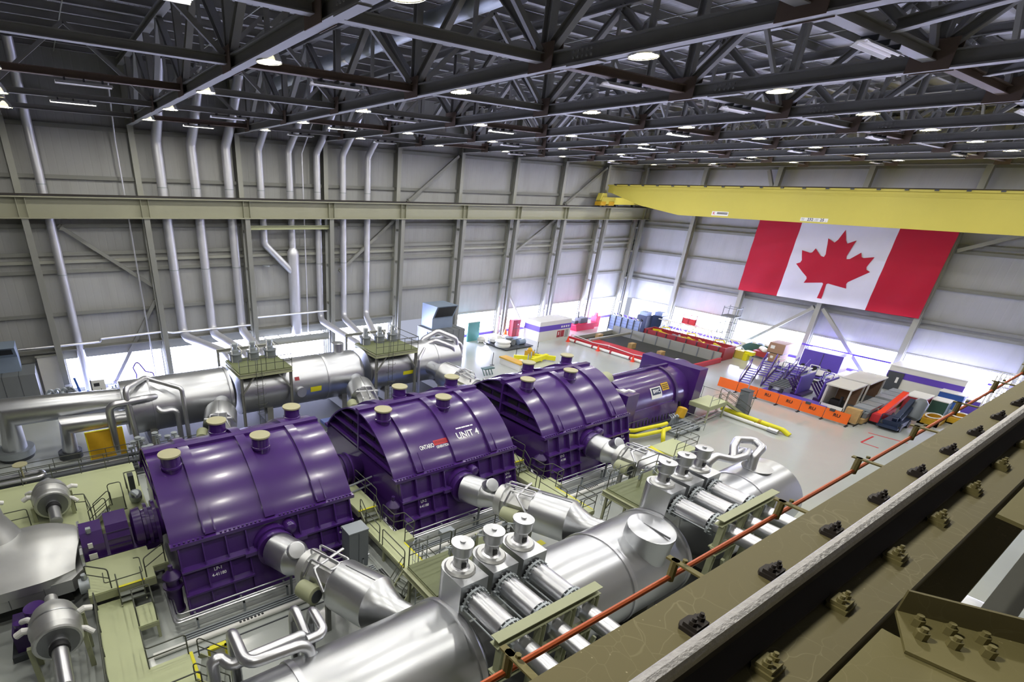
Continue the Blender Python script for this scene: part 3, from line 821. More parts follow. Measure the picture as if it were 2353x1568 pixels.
# governing valves: pear shaped silver bodies with lugs
def gov_valve(x, y, s, label):
    t = thing('steam_valve', label, 'valve', (x, y, .2))
    a = V((.06, -1, -.06)).normalized()  # body axis, leaning from the shaft outwards
    K = .8; o = V((x, y, 2.0))-a*1.3*K
    prof = [(.30, -.9), (.33, -.3), (.48, -.25), (.55, .0), (.95, .35), (1.12, .9), (1.15, 1.5), (1.05, 1.95), (1.08, 1.97), (1.08, 2.35), (1.0, 2.42), (.5, 2.44)]
    prof = [(r*K, z*K) for r, z in prof]; m = MB(); m.lathe(prof, o, a, 28); build('valve_body', m, 'alu_matte', t)
    m = MB(); m.lathe([(.95*K, 1.2*K), (1.165*K, 1.25*K), (1.165*K, 1.33*K), (.95*K, 1.36*K)], o, a, 28); build('body_band', m, 'alu', t)
    e = o+a*2.44*K
    m = MB(); m.lathe([(.34, 0), (.34, .12), (.25, .14), (.25, .3), (.29, .32), (.29, 2.2 if s > 0 else 1.6)], e, a, 18); build('actuator_stem', m, 'alu_pipe', t)
    m = MB(); m.lathe([(.72, 0), (.72, .02), (.34, .04)], e-a*.02, a, 24); build('end_face', m, 'alu_dark', t)
    m = MB(); m.lathe([(.32, .2), (.36, .22), (.36, .42), (.32, .44)], e, a, 12); build('stem_collar', m, 'black', t)
    for q, w in (((1.0, .2, .3), .16), ((-1.0, .1, .2), .18), ((.95, -.6, .0), .14), ((-.9, .8, .1), .15)):
        c = V((x, y, 2.0)); d = V(q)
        m = MB(); m.tube([c+d*.75, c+d*1.05, c+d*1.3+V((0, 0, -.2))], w*.75, 10); build('lug_arm', m, 'white', t)
    for q in ((.9, .5), (-.9, .5), (.9, -.6), (-.9, -.6)):
        m = MB(); m.box(x+q[0]*1.0-.09, y+q[1]*1.0-.09, .0 if s > 0 else 1.0, x+q[0]*1.0+.09, y+q[1]*1.0+.09, 1.9)
        build('support_leg', m, 'sage', t, smooth=False)
    return t
gov_valve(-2.75, TY+5.3, -1, 'pear shaped silver steam valve behind the high pressure turbine')
gov_valve(-2.85, TY-5.5, 1, 'pear shaped silver steam valve in front of the high pressure turbine')
gov_valve(-6.2, TY+5.2, -1, 'silver steam valve cut by the left edge, behind the high pressure turbine')
gov_valve(-6.6, TY-5.6, 1, 'silver steam valve cut by the left edge, in front of the high pressure turbine')
t = thing('valve_gear', 'purple valve gear block tucked under the silver turbine skirt', 'machine', (-3.9, 21.2, 0))
build('gear_housing', MB().box(-4.5, 20.6, .3, -3.3, 21.9, 1.3), 'purple_dark', t, smooth=False)
m = MB(); m.cyl((-3.6, 21.2, 1.0), (-3.6, 21.2, 1.9), .4, n=16); m.cyl((-4.2, 20.9, 1.2), (-4.2, 20.9, 1.6), .2, n=12); build('gear_cylinder', m, 'purple', t)
build('gear_base', MB().box(-4.7, 20.4, 0, -3.1, 22.1, .3), 'dark_grey', t, smooth=False)

# generator -------------------------------------------------------------
GX0, GX1, GZ = 37.0, 46.6, 1.75
t = thing('generator', 'long purple generator with square end housings beyond the turbines', 'generator', (41, TY, 0))
m = MB(); m.lathe([(2.1, 0), (2.35, .02), (2.35, 9.4), (2.1, 9.42)], (GX0+.4, TY, GZ+.1), (1, 0, 0), 40); sh = build('shell', m, 'purple', t)
m = MB(); m.lathe([(2.36, 0), (2.5, .02), (2.5, .35), (2.36, .37)], (GX1-2.2, TY, GZ+.1), (1, 0, 0), 40); build('shell_band', m, 'purple_dark', t)
m = MB(); m.box(GX0+.6, TY-.14, 4.2, GX1-.6, TY+.14, 4.42); build('top_rib', m, 'purple', t, smooth=False)
m = MB(); m.box(GX0, TY-2.55, 0, GX0+1.5, TY+2.55, 3.6); build('end_housing', m, 'purple', t, smooth=False)
m = MB(); m.box(GX1, TY-2.75, 0, GX1+1.3, TY+2.9, 4.45); m.lathe([(2.0, 0), (2.2, .1), (2.2, .8), (1.2, 1.2)], (GX1+1.3, TY, 2.2), (1, 0, 0), 28); build('end_housing', m, 'purple', t, smooth=True)
for s in (-1, 1):
    m = MB(); m.prism([(0, 0), (.5, 0), (.25, 1.55), (0, 1.6)], (GX0+1.5, TY+s*2.2, .35), (0, s, 0), (0, 0, 1), (GX1-GX0-3.2, 0, 0)); build('cooler_skirt', m, 'purple', t, smooth=False)
    for k in range(15):
        x = GX0+2.0+k*.46
        m = MB(); m.obox((x, TY+s*2.52, 1.05), (.09, 0, 0), (0, .05, .01), (0, s*-.17, .55)); build('louvre', m, 'black', t, smooth=False)
    build('skid_rail', MB().box(GX0, TY+s*2.3, 0, GX1, TY+s*2.85, .35), 'dark_grey', t, smooth=False)
def gpt(x, a, off): return V((x, TY-math.cos(a)*(2.35+off), GZ+.1+math.sin(a)*(2.35+off)))
m = MB(); m.grid(lambda u, v: gpt(41.0+u*1.5, .28+v*.42, .03), 4, 4); p1 = build('sign_panel', m, 'white', t)
m = MB(); m.grid(lambda u, v: gpt(41.15+u*1.2, .42+v*.24, .045), 4, 4); build('sign_picture', m, 'blue_dark', p1)
build('sign_text', text_mb('BWC', .42, lambda a, b, h: gpt(41.75+a, .54+b/2.4, .06+h), .01, True), 'white_text', p1, smooth=False)
m = MB(); m.grid(lambda u, v: gpt(42.65+u*1.0, .50+v*.28, .03), 4, 4); p2 = build('sign_panel', m, 'yellow_dull', t, label='yellow warning sign')
m = MB()
for k in range(3): m.grid(lambda u, v: gpt(42.75+u*.8, .56+k*.07+v*.025, .045), 3, 1)
build('sign_text', m, 'black', p2)
m = MB(); m.box(GX0+.3, TY-1.9, 3.6, GX0+.9, TY-1.1, 3.75); m.box(GX0+1.1, TY-2.2, 3.6, GX0+1.4, TY-1.6, 3.72); build('lifting_plate', m, 'white', t, smooth=False)
m = MB(); m.lathe([(.3, -.8), (.62, -.72), (.7, -.2), (.7, .3), (.5, .55), (.34, .6), (.34, 1.2), (.1, 1.25)], (37.4, TY+.2, 4.05), (1, .2, 0), 20)
one('air_vessel', m, 'sage', 'pale green drum sitting on the purple generator end', 'drum')

# ================================================================ MOISTURE SEPARATOR VESSELS
VR, VZ = 2.0, 2.85
def dome(x0, x1, r, dl=True, dr=True, d=.9):
    pr = []
    if dl: pr += [(r*math.sin(PI/2*k/6), x0+d*(1-math.cos(PI/2*k/6))-0) for k in range(0, 7)]
    else: pr += [(.05, x0), (r, x0)]
    if dr: pr += [(r*math.cos(PI/2*k/6), x1-d+d*math.sin(PI/2*k/6)) for k in range(0, 7)]
    else: pr += [(r, x1), (.05, x1)]
    return pr
def vessel(x0, x1, y, label, rings=(), dl=True, dr=True):
    t = thing('separator_vessel', label, 'vessel', ((x0+x1)/2, y, 0))
    m = MB(); m.lathe(dome(x0, x1, VR, dl, dr), (0, y, VZ), (1, 0, 0), 48); build('shell', m, 'alu', t)
    for x in rings:
        m = MB(); m.lathe([(VR-.05, 0), (VR+.05, .01), (VR+.06, .12), (VR+.05, .23), (VR-.05, .24)], (x, y, VZ), (1, 0, 0), 48); build('shell_ring', m, 'alu_pipe', t)
    L = x1-x0
    for x in (x0+L*.2, x0+L*.8):
        build('saddle', MB().box(x-.25, y-1.4, 0, x+.25, y+1.4, 1.6), 'steel_grey', t, smooth=False)
    return t
FYV, BYV = 10.0, 39.7
va = vessel(-9, 10.2, FYV, 'silver front vessel at the bottom edge, nearest the camera', (3.6, 9.2))
vb = vessel(12.9, 22.0, FYV, 'big silver front vessel with the round manhole stub', (17.3, 21.2))
m = MB(); m.lathe([(.98, 1.0), (.98, 2.55), (.93, 2.57), (.05, 2.58)], (19.35, FYV-.6, VZ), (-.03, -.10, 1), 32); mh = build('manhole_stub', m, 'alu', vb)
build('lid_seam', MB().box(19.22, FYV-1.7, VZ+2.52, 19.26, FYV-.1, VZ+2.60), 'alu_dark', mh, smooth=False)
m = MB(); m.cyl((15.8, FYV-1.6, 2.2), (15.8, FYV-2.3, 1.9), .3, n=16); build('side_nozzle', m, 'alu_pipe', vb)
vc = vessel(25.2, 32.3, FYV, 'silver front vessel end with the looped pipes on top, farthest', (28.6,), True, False)
wa = vessel(2.2, 10.4, BYV, 'silver back vessel with the pipe frame at its left end', (4.0, 9.6), False, True)
wb = vessel(10.5, 22.0, BYV, 'silver back vessel with the ladder and warning sign, middle', (17.9,), False, True)
m = MB(); m.lathe([(.55, 1.2), (.55, 2.75), (.5, 2.78), (.05, 2.79)], (19.9, BYV+.3, VZ), n=24); build('manhole_stub', m, 'alu', wb)
def vsign(t, x0, x1, y0, mat, a0=.1, a1=.25):
    m = MB(); m.grid(lambda u, v: V((x0+(x1-x0)*u, y0-math.cos(a0+(a1-a0)*v)*(VR+.02), VZ+math.sin(a0+(a1-a0)*v)*(VR+.02))), 3, 3); build('sign', m, mat, t)
vsign(wb, 16.2, 17.2, BYV, 'yellow', -.25, -.02); vsign(wb, 14.9, 15.3, BYV, 'red_dark', .35, .5)
m = MB(); m.cyl((15.3, BYV-1.9, 2.6), (15.3, BYV-2.3, 2.6), .42, n=20); build('side_nozzle', m, 'alu_pipe', wb)
wc = vessel(22.1, 32.4, BYV, 'silver back vessel with the looped pipes at its far end', (29.6,), False, False)
vsign(wc, 25.5, 26.6, BYV, 'yellow', -.2, -.02)
one('tarpaulin', MB().box(16.5, 33.6, .0, 31.5, 36.6, .25), 'tarp_blue', 'dark blue tarpaulin lying on the floor under the back vessels', 'tarpaulin', smooth=False)

# big steam pipes from the back vessel to the left
t = thing('steam_main', 'fat silver steam main running left from the back vessel and turning down', 'pipe', (-1, 40, 0))
m = MB(); m.tube([(2.3, 40.0, 3.45), (-4.6, 40.4, 3.6), (-4.95, 40.9, .3)], .78, 22); build('pipe_run', m, 'alu', t)
m = MB(); m.lathe([(.85, 0), (1.15, .02), (1.18, .5), (.85, .55)], (-4.95, 40.95, .25), n=24); build('floor_collar', m, 'galv', t)
m = MB(); m.cyl((-4.9, 40.9, .5), (-4.95, 40.95, 0), 1.02, n=24); build('floor_sleeve', m, 'dark_grey', t)
t = thing('steam_main', 'second silver steam main, lower and nearer, turning down beside the yellow screen', 'pipe', (-.3, 38.6, 0))
m = MB(); m.tube([(2.6, 38.6, 2.55), (-1.5, 38.9, 2.6), (-1.7, 39.3, 0)], .52, 20); build('pipe_run', m, 'alu', t)
m = MB(); m.cyl((-1.7, 39.3, 0), (-1.7, 39.3, .5), .75, n=22); build('floor_sleeve', m, 'dark_grey', t)
# pipe frame at the left end of the back vessel
def pframe(pts, r, lab, nm='process_pipe', mat='alu_pipe', bend=None):
    m = MB(); m.tube(pts, r, 12, bend or r*2); return one(nm, m, mat, lab, 'pipe')
pframe([(1.2, 38.0, .1), (1.2, 37.6, 4.0), (3.4, 37.6, 4.1), (4.3, 38.2, 3.9), (4.6, 38.5, 3.5)], .26, 'silver looped pipe rising before the left end of the back vessel')
pframe([(2.6, 37.4, .1), (2.4, 37.6, 5.0), (4.0, 39.5, 5.0), (4.6, 39.5, 4.6)], .2, 'silver upright pipe crossing over the left end of the back vessel')
pframe([(5.5, 37.4, .1), (5.5, 37.4, 3.0), (4.4, 37.5, 2.9), (4.2, 38.0, 3.3)], .2, 'silver pipe dropping to the right of the looped pipes at the back vessel')
pframe([(6.0, 37.0, .1), (6.0, 37.2, 4.6), (4.2, 38.6, 5.1)], .16, 'thin silver pipe beside the green gauge at the back vessel')
# looped pipes at the far end of the back vessel
pframe([(32.2, 38.6, .1), (32.2, 38.6, 4.9), (30.6, 39.6, 5.6), (29.2, 39.9, 4.9), (28.8, 40, 4.2)], .26, 'outer silver looped pipe at the far end of the back vessels')
pframe([(31.6, 38.2, .1), (31.6, 38.2, 4.2), (29.9, 38.9, 4.9), (28.9, 39.3, 4.5)], .24, 'inner silver looped pipe at the far end of the back vessels')
pframe([(33.0, 38.8, .1), (33.0, 38.8, 4.2), (31.6, 39.6, 4.9), (30.2, 40.2, 4.6)], .24, 'silver looped pipe standing clear beyond the back vessel end')
pframe([(27.0, 37.3, .1), (27.0, 37.4, 3.9), (28.4, 38.6, 4.4)], .14, 'thin silver riser before the far end of the back vessels')
# looped pipes on the far front vessel
pframe([(27.6, 11.3, 4.0), (27.6, 11.3, 5.4), (28.0, 11.2, 5.7), (28.6, 10.6, 5.6), (29.6, 10.5, 5.6), (30.4, 10.7, 5.6)], .21, 'lower looped silver pipe on the far front vessel', bend=.3)
pframe([(29.2, 10.8, 5.3), (29.7, 11.2, 5.9), (30.5, 11.45, 6.0), (31.3, 10.9, 6.0), (30.9, 10.3, 5.9), (30.2, 10.25, 5.6), (30.2, 10.2, 4.7)], .21, 'upper looped silver pipe standing on the far front vessel', bend=.3)
pframe([(29.3, 11.0, 5.5), (30.2, 11.0, 5.6), (30.9, 10.9, 5.4), (31.2, 10.6, 4.7)], .18, 'middle looped silver pipe on the far front vessel', bend=.25)
m = MB(); m.lathe([(.75, 0), (.77, .06), (.05, .08)], (30.6, 10.1, 4.82), n=24)
one('pipe_base_plate', m, 'alu', 'round silver plate under the upper looped pipe on the far front vessel', 'plate')

# pipe loops at the near front vessel (bottom of the picture)
pframe([(2.45, 12.9, .1), (2.45, 12.9, 5.0), (2.45, 11.3, 5.0), (4.4, 11.15, 5.0), (4.4, 10.9, 3.9)], .19, 'silver pipe rising and turning down through the ribbed elbow on the near front vessel', bend=.4)
pframe([(1.65, 12.3, .1), (1.65, 12.3, 4.6), (1.95, 12.3, 4.6), (2.1, 11.95, 4.5), (4.5, 11.95, 4.5), (4.6, 11.9, 4.3), (4.6, 11.9, 3.2)], .19, 'silver pipe looping at the lower left corner behind the ribbed elbow pipe', bend=.4)
pframe([(4.5, 11.5, 4.7), (5.15, 11.5, 4.7), (5.2, 12.7, 4.7), (5.2, 12.9, 4.0), (5.2, 12.9, .1)], .17, 'silver U bend pipe beside the near cross duct', bend=.35)
pframe([(4.65, 11.95, 4.4), (4.7, 13.1, 4.7), (4.7, 13.3, 4.0), (4.7, 13.3, .1)], .17, 'silver pipe leaning up to the left of the U bend pipe', bend=.3)
m = MB(); m.lathe([(.26, 0), (.28, .02), (.28, .10), (.2, .12)], (4.4, 10.9, 4.5), (0, .3, 1), 20)
one('pipe_flange', m, 'galv', 'flange where the ribbed elbow enters the near front vessel', 'flange')

# ================================================================ CROSS DUCTS
def cross_duct(S, E, label, side):
    """insulated duct with butterfly valve from turbine nozzle S to vessel E"""
    S, E = V(S), V(E); d = (E-S).normalized(); L = (E-S).length
    t = thing('cross_duct', label, 'duct', (S.x, S.y, 0))
    sd = d.cross(V((0, 0, 1))).normalized(); up = sd.cross(d).normalized()
    k = L/8.4
    m = MB(); m.lathe([(.82, 0), (.86, .02), (.86, 1.25*k), (.80, 1.3*k), (.6, 1.95*k), (.6, 2.3*k)], S, d, 30); build('inlet_drum', m, 'alu', t)
    c = S+d*1.15*k-sd*side*.05+up*.3
    m = MB(); m.lathe([(.4, 0), (.4, 1.05), (.36, 1.08), (.05, 1.09)], c, (V((-.12, -.75*side, .65)) if side > 0 else up).normalized(), 22); st = build('side_stub', m, 'alu', t)
    m = MB(); m.lathe([(.5, 2.2*k), (.88, 2.22*k), (.88, 2.6*k), (.5, 2.62*k)], S, d, 30); build('valve_flange', m, 'alu_matte', t)
    q = S+d*3.4*k
    pr = [(-.72, -.62), (.72, -.62), (.72, .35), (.4, .72), (-.4, .72), (-.72, .35)]
    m = MB(); m.prism(pr, S+d*2.6*k, sd, up, d*1.7*k); build('valve_box', m, 'alu_matte', t, smooth=False)
    m = MB(); c2 = q+sd*side*1.15-up*.1; m.lathe([(.2, -.5), (.4, -.45), (.42, .45), (.3, .5)], c2, d, 18); m.cyl(c2-sd*side*.5, c2, .18, n=10); build('valve_motor', m, 'sage', t)
    m = MB(); m.cyl(c2+d*.5, c2+d*.52, .3, n=16); build('motor_cap', m, 'dark_grey', t)
    # thin pipe frame on top
    for a, b, w in ((-.55, .25, .0), (.0, .6, .1)):
        z = up*(1.0+w)
        m = MB(); m.tube([q+sd*(a)+d*(-.9)*k+up*.6, q+sd*a+d*(-.9)*k+z, q+sd*a+d*.9*k+z, q+sd*(a+.55)+d*.9*k+z, q+sd*(a+.55)-d*.3*k+z, q+sd*(a+.9)-d*.5*k+up*.3], .055, 7, .12, 3); build('seal_pipe', m, 'alu_pipe', t)
    m = MB(); m.tube([q-sd*.9+d*.2+up*1.05, q+sd*.9+d*.2+up*1.05, q+sd*1.1+d*.9+up*.3], .07, 7, .15, 3); build('seal_pipe', m, 'alu_pipe', t)
    m = MB(); m.lathe([(.6, 4.25*k), (1.14, 4.3*k), (1.16, 4.36*k), (1.16, 6.25*k), (1.12, 6.3*k), (.95, 6.5*k), (.62, 7.2*k), (.62, L)], S, d, 32); build('outlet_drum', m, 'alu', t)
    m = MB(); m.bar(S+d*4.6*k+up*1.165, S+d*6.2*k+up*1.165, .03, .03); build('drum_seam', m, 'alu_dark', t, smooth=False)
    for f in (3.0, 4.0):
        p = S+d*f*k
        for s in (-.6, .6): build('support_leg', MB().box(p.x+sd.x*s-.1, p.y+sd.y*s-.1, 0, p.x+sd.x*s+.1, p.y+sd.y*s+.1, p.z-.5), 'steel_grey', t, smooth=False)
    return t
NZ = 2.05
cross_duct((TC[0], TY-5.2, NZ), (9.2, 11.6, 2.75), 'silver cross duct with green motor from the near turbine to the near vessel', 1)
cross_duct((TC[1], TY-5.2, NZ), (21.0, 11.6, 2.75), 'silver cross duct from the middle turbine to the vessel with the manhole', 1)
cross_duct((TC[2], TY-5.2, NZ), (29.6, 11.6, 2.75), 'silver cross duct from the far turbine behind the valve platform', 1)
cross_duct((TC[0], TY+5.2, NZ), (8.9, BYV-1.6, 2.75), 'silver cross duct behind the near turbine', -1)
cross_duct((TC[1], TY+5.2, NZ), (20.6, BYV-1.6, 2.75), 'silver cross duct behind the middle turbine', -1)
cross_duct((TC[2], TY+5.2, NZ), (28.6, BYV-1.6, 2.75), 'silver cross duct behind the far turbine', -1)

# ================================================================ ACTUATED STEAM PIPES over the front vessels
PZ = 5.35
def valve_pipe(x, label):
    y = 10.55
    t = thing('valve_pipe', label, 'pipe', (x, y, 4.2), group=None)
    pr = [(-.6, -.75), (.6, -.75), (.6, .2)]+[(.6*math.cos(a), .2+.55*math.sin(a)) for a in [PI*k/10 for k in range(1, 10)]]+[(-.6, .2)]
    m = MB(); m.prism(pr, (x, y, 4.3), (1, 0, 0), (0, 1, 0), (0, 0, 1.75)); b = build('valve_body', m, 'alu', t, ang=30)
    m = MB(); m.lathe([(.55, 0), (.56, .03), (.50, .1), (.05, .11)], (x, y+.08, 6.05), n=26); build('bonnet', m, 'alu_matte', t)
    m = MB(); m.lathe([(.36, .05), (.27, .1), (.25, .5), (.27, .52), (.30, .53), (.32, .56), (.32, .62), (.22, .63)], (x, y+.08, 6.1), n=22); st = build('actuator_body', m, 'alu_pipe', t)
    build('actuator_window', MB().box(x-.17, y-.21, 6.28, x+.02, y-.17, 6.46), 'black', st, smooth=False)
    m = MB(); m.lathe([(.26, .62), (.36, .64), (.36, .98), (.40, .99), (.40, 1.06), (.1, 1.08), (.1, 1.14), (.02, 1.15)], (x, y+.08, 6.1), n=22); build('actuator_lid', m, 'alu', t)
    for s in (-1, 1):
        m = MB(); m.tube([(x+s*.3, y+.1, 7.0), (x+s*.55, y+.3, 7.0), (x+s*.55, y+.8, 6.4)], .025, 6); build('lid_handle', m, 'galv', t)
    m = MB(); m.lathe([(.40, 0), (.44, .02), (.44, 1.62), (.40, 1.64)], (x, y-.78, PZ), (0, -1, 0), 26); build('bellows_sleeve', m, 'alu_pipe', t)
    for d in (.06, 1.72):
        m = MB(); m.lathe([(.36, 0), (.52, .01), (.52, .09), (.36, .1)], (x, y-.78-d, PZ), (0, -1, 0), 26)
        for k in range(16):
            a = 2*PI*k/16; c = V((x+.485*math.cos(a), y-.78-d+.05, PZ+.485*math.sin(a)))
            m.cyl(c, c+V((0, -.24, 0)), .035, n=6)
        build('bolt_flange', m, 'galv', t, ang=30)
    for s in (-1, 1):
        m = MB(); m.cyl((x+s*.56, y-.72, PZ-.12), (x+s*.56, y-2.7, PZ-.12), .03, n=6); m.box(x+s*.44, y-.95, PZ-.2, x+s*.62, y-.85, PZ); m.box(x+s*.44, y-2.6, PZ-.2, x+s*.62, y-2.5, PZ); build('tie_rod', m, 'galv', t, smooth=False)
    m = MB(); m.cyl((x, y-2.5, PZ), (x, -2.2, PZ), .34, n=24); build('pipe_run', m, 'alu_pipe', t)
    m = MB(); m.cyl((x, y, 4.4), (x, y-.2, 3.2), .42, n=20); build('inlet_stub', m, 'alu', t)
    return t
vx = [9.98, 11.42, 12.88]
pl = ['leftmost of the near three', 'middle of the near three', 'right of the near three, against the manhole vessel']
vp = valve_pipe(vx[0], 'silver valve pipe with capped actuator, '+pl[0])
for k in (1, 2): copy_tree(vp, (vx[k]-vx[0], 0, 0), 'silver valve pipe with capped actuator, '+pl[k])
vx2 = [22.05, 23.55, 25.05]
for k in range(3): copy_tree(vp, (vx2[k]-vx[0], 0, 0), 'silver valve pipe with capped actuator, %s of the far three' % ('leftmost', 'middle', 'rightmost')[k])
def pipe_gantry(x0, x1, label):
    t = thing('pipe_gantry', label, 'frame', ((x0+x1)/2, 7.4, 0))
    build('top_beam', MB().ibeam((x0, 7.5, 6.05), (x1, 7.5, 6.05), .34, .3, .03, .03), 'sage', t, smooth=False)
    for x in (x0+.25, x0+1.9, x0+3.3, x1-.25):
        m = MB(); m.ibeam((x, 7.4, 0), (x, 7.4, 5.9), .22, .26, .03, .03); build('post', m, 'sage', t, smooth=False)
        build('foot', MB().box(x-.22, 7.2, 4.78, x+.22, 7.6, 4.84), 'sage', t, smooth=False)
    build('lower_beam', MB().ibeam((x0, 7.35, 4.65), (x1, 7.35, 4.65), .3, .28, .03, .03), 'sage', t, smooth=False)
    m = MB(); m.bar((x0+.3, 7.0, 4.4), (x0+1.8, 7.0, 1.2), .12, .12); m.bar((x1-.3, 7.0, 4.4), (x1-1.6, 7.0, 1.2), .12, .12); build('gantry_brace', m, 'sage', t, smooth=False)
    for x in ((x0+1.0, x0+2.6, x1-.75)):
        build('pipe_clamp', MB().box(x-.5, 7.25, 5.55, x-.38, 7.6, 5.9), 'galv', t, smooth=False)
    return t
pipe_gantry(8.75, 13.45, 'cream green gantry frame over the near three valve pipes')
pipe_gantry(21.1, 25.85, 'cream green gantry frame over the far three valve pipes')

# valve platforms on the back vessels
def back_platform(x0, x1, vxs, label, k):
    t = thing('valve_platform', label, 'platform', ((x0+x1)/2, 39, 0)); y0, y1, z = 37.3, 41.2, 4.98
    build('deck', MB().box(x0, y0, z-.12, x1, y1, z), 'deck_dark', t, smooth=False)
    m = MB()
    for y in (y0, y1): m.ibeam((x0, y, z-.25), (x1, y, z-.25), .16, .3, .02, .02)
    for x in (x0, x1): m.ibeam((x, y0, z-.25), (x, y1, z-.25), .16, .3, .02, .02)
    build('edge_beam', m, 'sage', t, smooth=False)
    for x in (x0+.1, x1-.1):
        for y in (y0+.1,): build('leg', MB().ibeam((x, y, 0), (x, y, z-.3), .2, .2, .02, .02), 'steel_grey', t, smooth=False)
        m = MB(); m.bar((x, y0+.1, 3.2), (x+(1.1 if x < (x0+x1)/2 else -1.1), y0+.1, z-.3), .12, .12); build('knee_brace', m, 'steel_grey', t, smooth=False)
    m = MB(); m.tube([(x0, y0, z), (x0, y0, z+1.05), (x1, y0, z+1.05), (x1, y1, z+1.05)], .025, 6); m.tube([(x0, y0, z+.55), (x1, y0, z+.55), (x1, y1, z+.55)], .02, 6); build('platform_rail', m, 'rail_dark', t)
    n = 6
    for i in range(n+1):
        x = x0+(x1-x0)*i/n; build('rail_post', MB().cyl((x, y0, z), (x, y0, z+1.05), .025, n=6), 'rail_dark', t)
    m = MB(); xl = x0+1.45
    for d in (-.22, .22): m.cyl((xl+d, y0-.12, .1), (xl+d, y0-.12, z+1.0), .022, n=6)
    for i in range(14): m.cyl((xl-.22, y0-.12, .3+i*.33), (xl+.22, y0-.12, .3+i*.33), .016, n=5)
    build('ladder', m, 'rail_dark', t)
    m = MB()
    for i in range(5):
        z2 = 1.6+i*.8
        m.tube([(xl+.42*math.cos(a), y0-.15-.42*abs(math.sin(a))-.0, z2) for a in [PI*j/8 for j in range(9)]], .014, 5)
    build('ladder_cage', m, 'rail_dark', t)
    for x in vxs:
        v = thing('actuated_valve', 'silver actuated valve on the %s back platform, %s of three' % (('near', 'far')[k], ORD[vxs.index(x)]), 'valve', (x, 40.6, z))
        m = MB(); m.lathe([(.5, 0), (.5, .55), (.55, .57), (.55, .65), (.34, .7)], (x, 40.6, z), n=18); build('valve_body', m, 'mid_grey', v)
        m = MB(); m.lathe([(.3, .68), (.3, .95), (.18, .97), (.18, 1.2), (.26, 1.22), (.26, 1.45), (.08, 1.5)], (x, 40.6, z), n=14); build('actuator', m, 'galv', v)
        m = MB(); m.tube([(x+.3, 40.3, z+.2), (x+.42, 40.2, z+.9), (x+.15, 40.3, z+1.3)], .04, 6); m.cyl((x-.35, 40.3, z), (x-.35, 40.3, z+1.5), .05, n=8); build('instrument_pipe', m, 'white', v)
    g = thing('pipe_goalpost', 'pale beam on short posts holding the wall pipes at the %s back platform' % ('near', 'far')[k], 'frame', ((x0+x1)/2, 42.6, 0))
    build('crossbeam', MB().ibeam((x0-.3, 42.6, 5.4), (x1-.2, 42.6, 5.4), .22, .24, .03, .02), 'steel_pale', g, smooth=False)
    for x in (x0-.2, x1-.4): build('post', MB().ibeam((x, 42.6, 0), (x, 42.6, 5.3), .2, .2, .02, .02), 'steel_pale', g, smooth=False)
    return t
back_platform(10.3, 14.5, [11.0, 12.45, 13.9], 'olive valve platform on legs between the first two back vessels', 0)
back_platform(22.3, 26.7, [23.05, 24.55, 26.0], 'olive valve platform on legs between the last two back vessels', 1)
# ================================================================ WALKWAYS AND FLOOR EQUIPMENT
def deckbox(name, boxes, label, mat='deck_green', edges=(), legs=()):
    t = thing(name, label, 'walkway', ((boxes[0][0]+boxes[0][2])/2, (boxes[0][1]+boxes[0][3])/2, 0))
    for x0, y0, x1, y1, z, th in boxes:
        build('deck', MB().box(x0, y0, z-.06, x1, y1, z), mat, t, smooth=False)
        m = MB(); m.box(x0, y0-.02, z-th, x1, y0+.04, z-.06); m.box(x0, y1-.04, z-th, x1, y1+.02, z-.06); m.box(x0-.02, y0, z-th, x0+.04, y1, z-.06); m.box(x1-.04, y0, z-th, x1+.02, y1, z-.06)
        build('edge_channel', m, 'sage', t, smooth=False)
    for x0, y0, x1, y1, z in edges: build('edge_stripe', MB().box(x0, y0, z, x1, y1, z+.012), 'yellow', t, smooth=False)
    for x, y, z in legs: build('leg', MB().box(x-.06, y-.06, 0, x+.06, y+.06, z-.06), 'sage', t, smooth=False)
    return t
def stairs(t, p, q, w, n=None):
    """open steel stair from top p to bottom q (centres), w wide, parts of thing t"""
    p, q = V(p), V(q); d = q-p; n = n or max(2, round(abs(d.z)/.2)); h = V((d.x, d.y, 0)).normalized(); s = V((-h.y, h.x, 0))
    for k in (-1, 1): build('stringer', MB().bar(p+s*k*w/2, q+s*k*w/2, .05, .22), 'sage', t, smooth=False)
    for i in range(1, n+1):
        c = p.lerp(q, i/(n+1)); build('tread', MB().obox(c, s*(w/2), h*.13, V((0, 0, .02))), 'grating', t, smooth=False)
    for k in (-1, 1):
        m = MB(); a = p+s*k*w/2; b = q+s*k*w/2; up = V((0, 0, 1.0)); m.tube([a, a+up, b+up, b], .026, 7, .1, 3); m.tube([a+up*.5, b+up*.5], .022, 6)
        build('stair_rail', m, 'rail_dark', t)

t = deckbox('walkway_deck', [(-11, 27.2, 1.75, 34.4, 1.0, 1.0)], 'wide pale green deck behind the high pressure turbine')
guardrail('guard_rail', [(-9, 34.3, 1), (-1.2, 34.3, 1), (1.6, 34.3, 1)], 'dark guard rail along the far edge of the pale green deck')
guardrail('guard_rail', [(-9, 37.3, 0), (2.0, 37.3, 0)], 'dark guard rail beyond the dark trench at the back vessels')
guardrail('guard_rail', [(-5.8, 29.4, 1), (-3.9, 29.4, 1)], 'short dark rail left of the rear steam valve')
guardrail('guard_rail', [(-1.75, 29.8, 1), (-1.2, 29.6, 1), (-1.0, 28.2, 1)], 'dark rail beside the rear steam valve')
t = thing('trench', 'dark pipe trench between the pale green deck and the back vessels', 'trench', (-2, 36, 0))
build('trench_floor', MB().box(-11, 34.6, 0, 3.2, 37.2, .02), 'pit_dark', t, smooth=False)
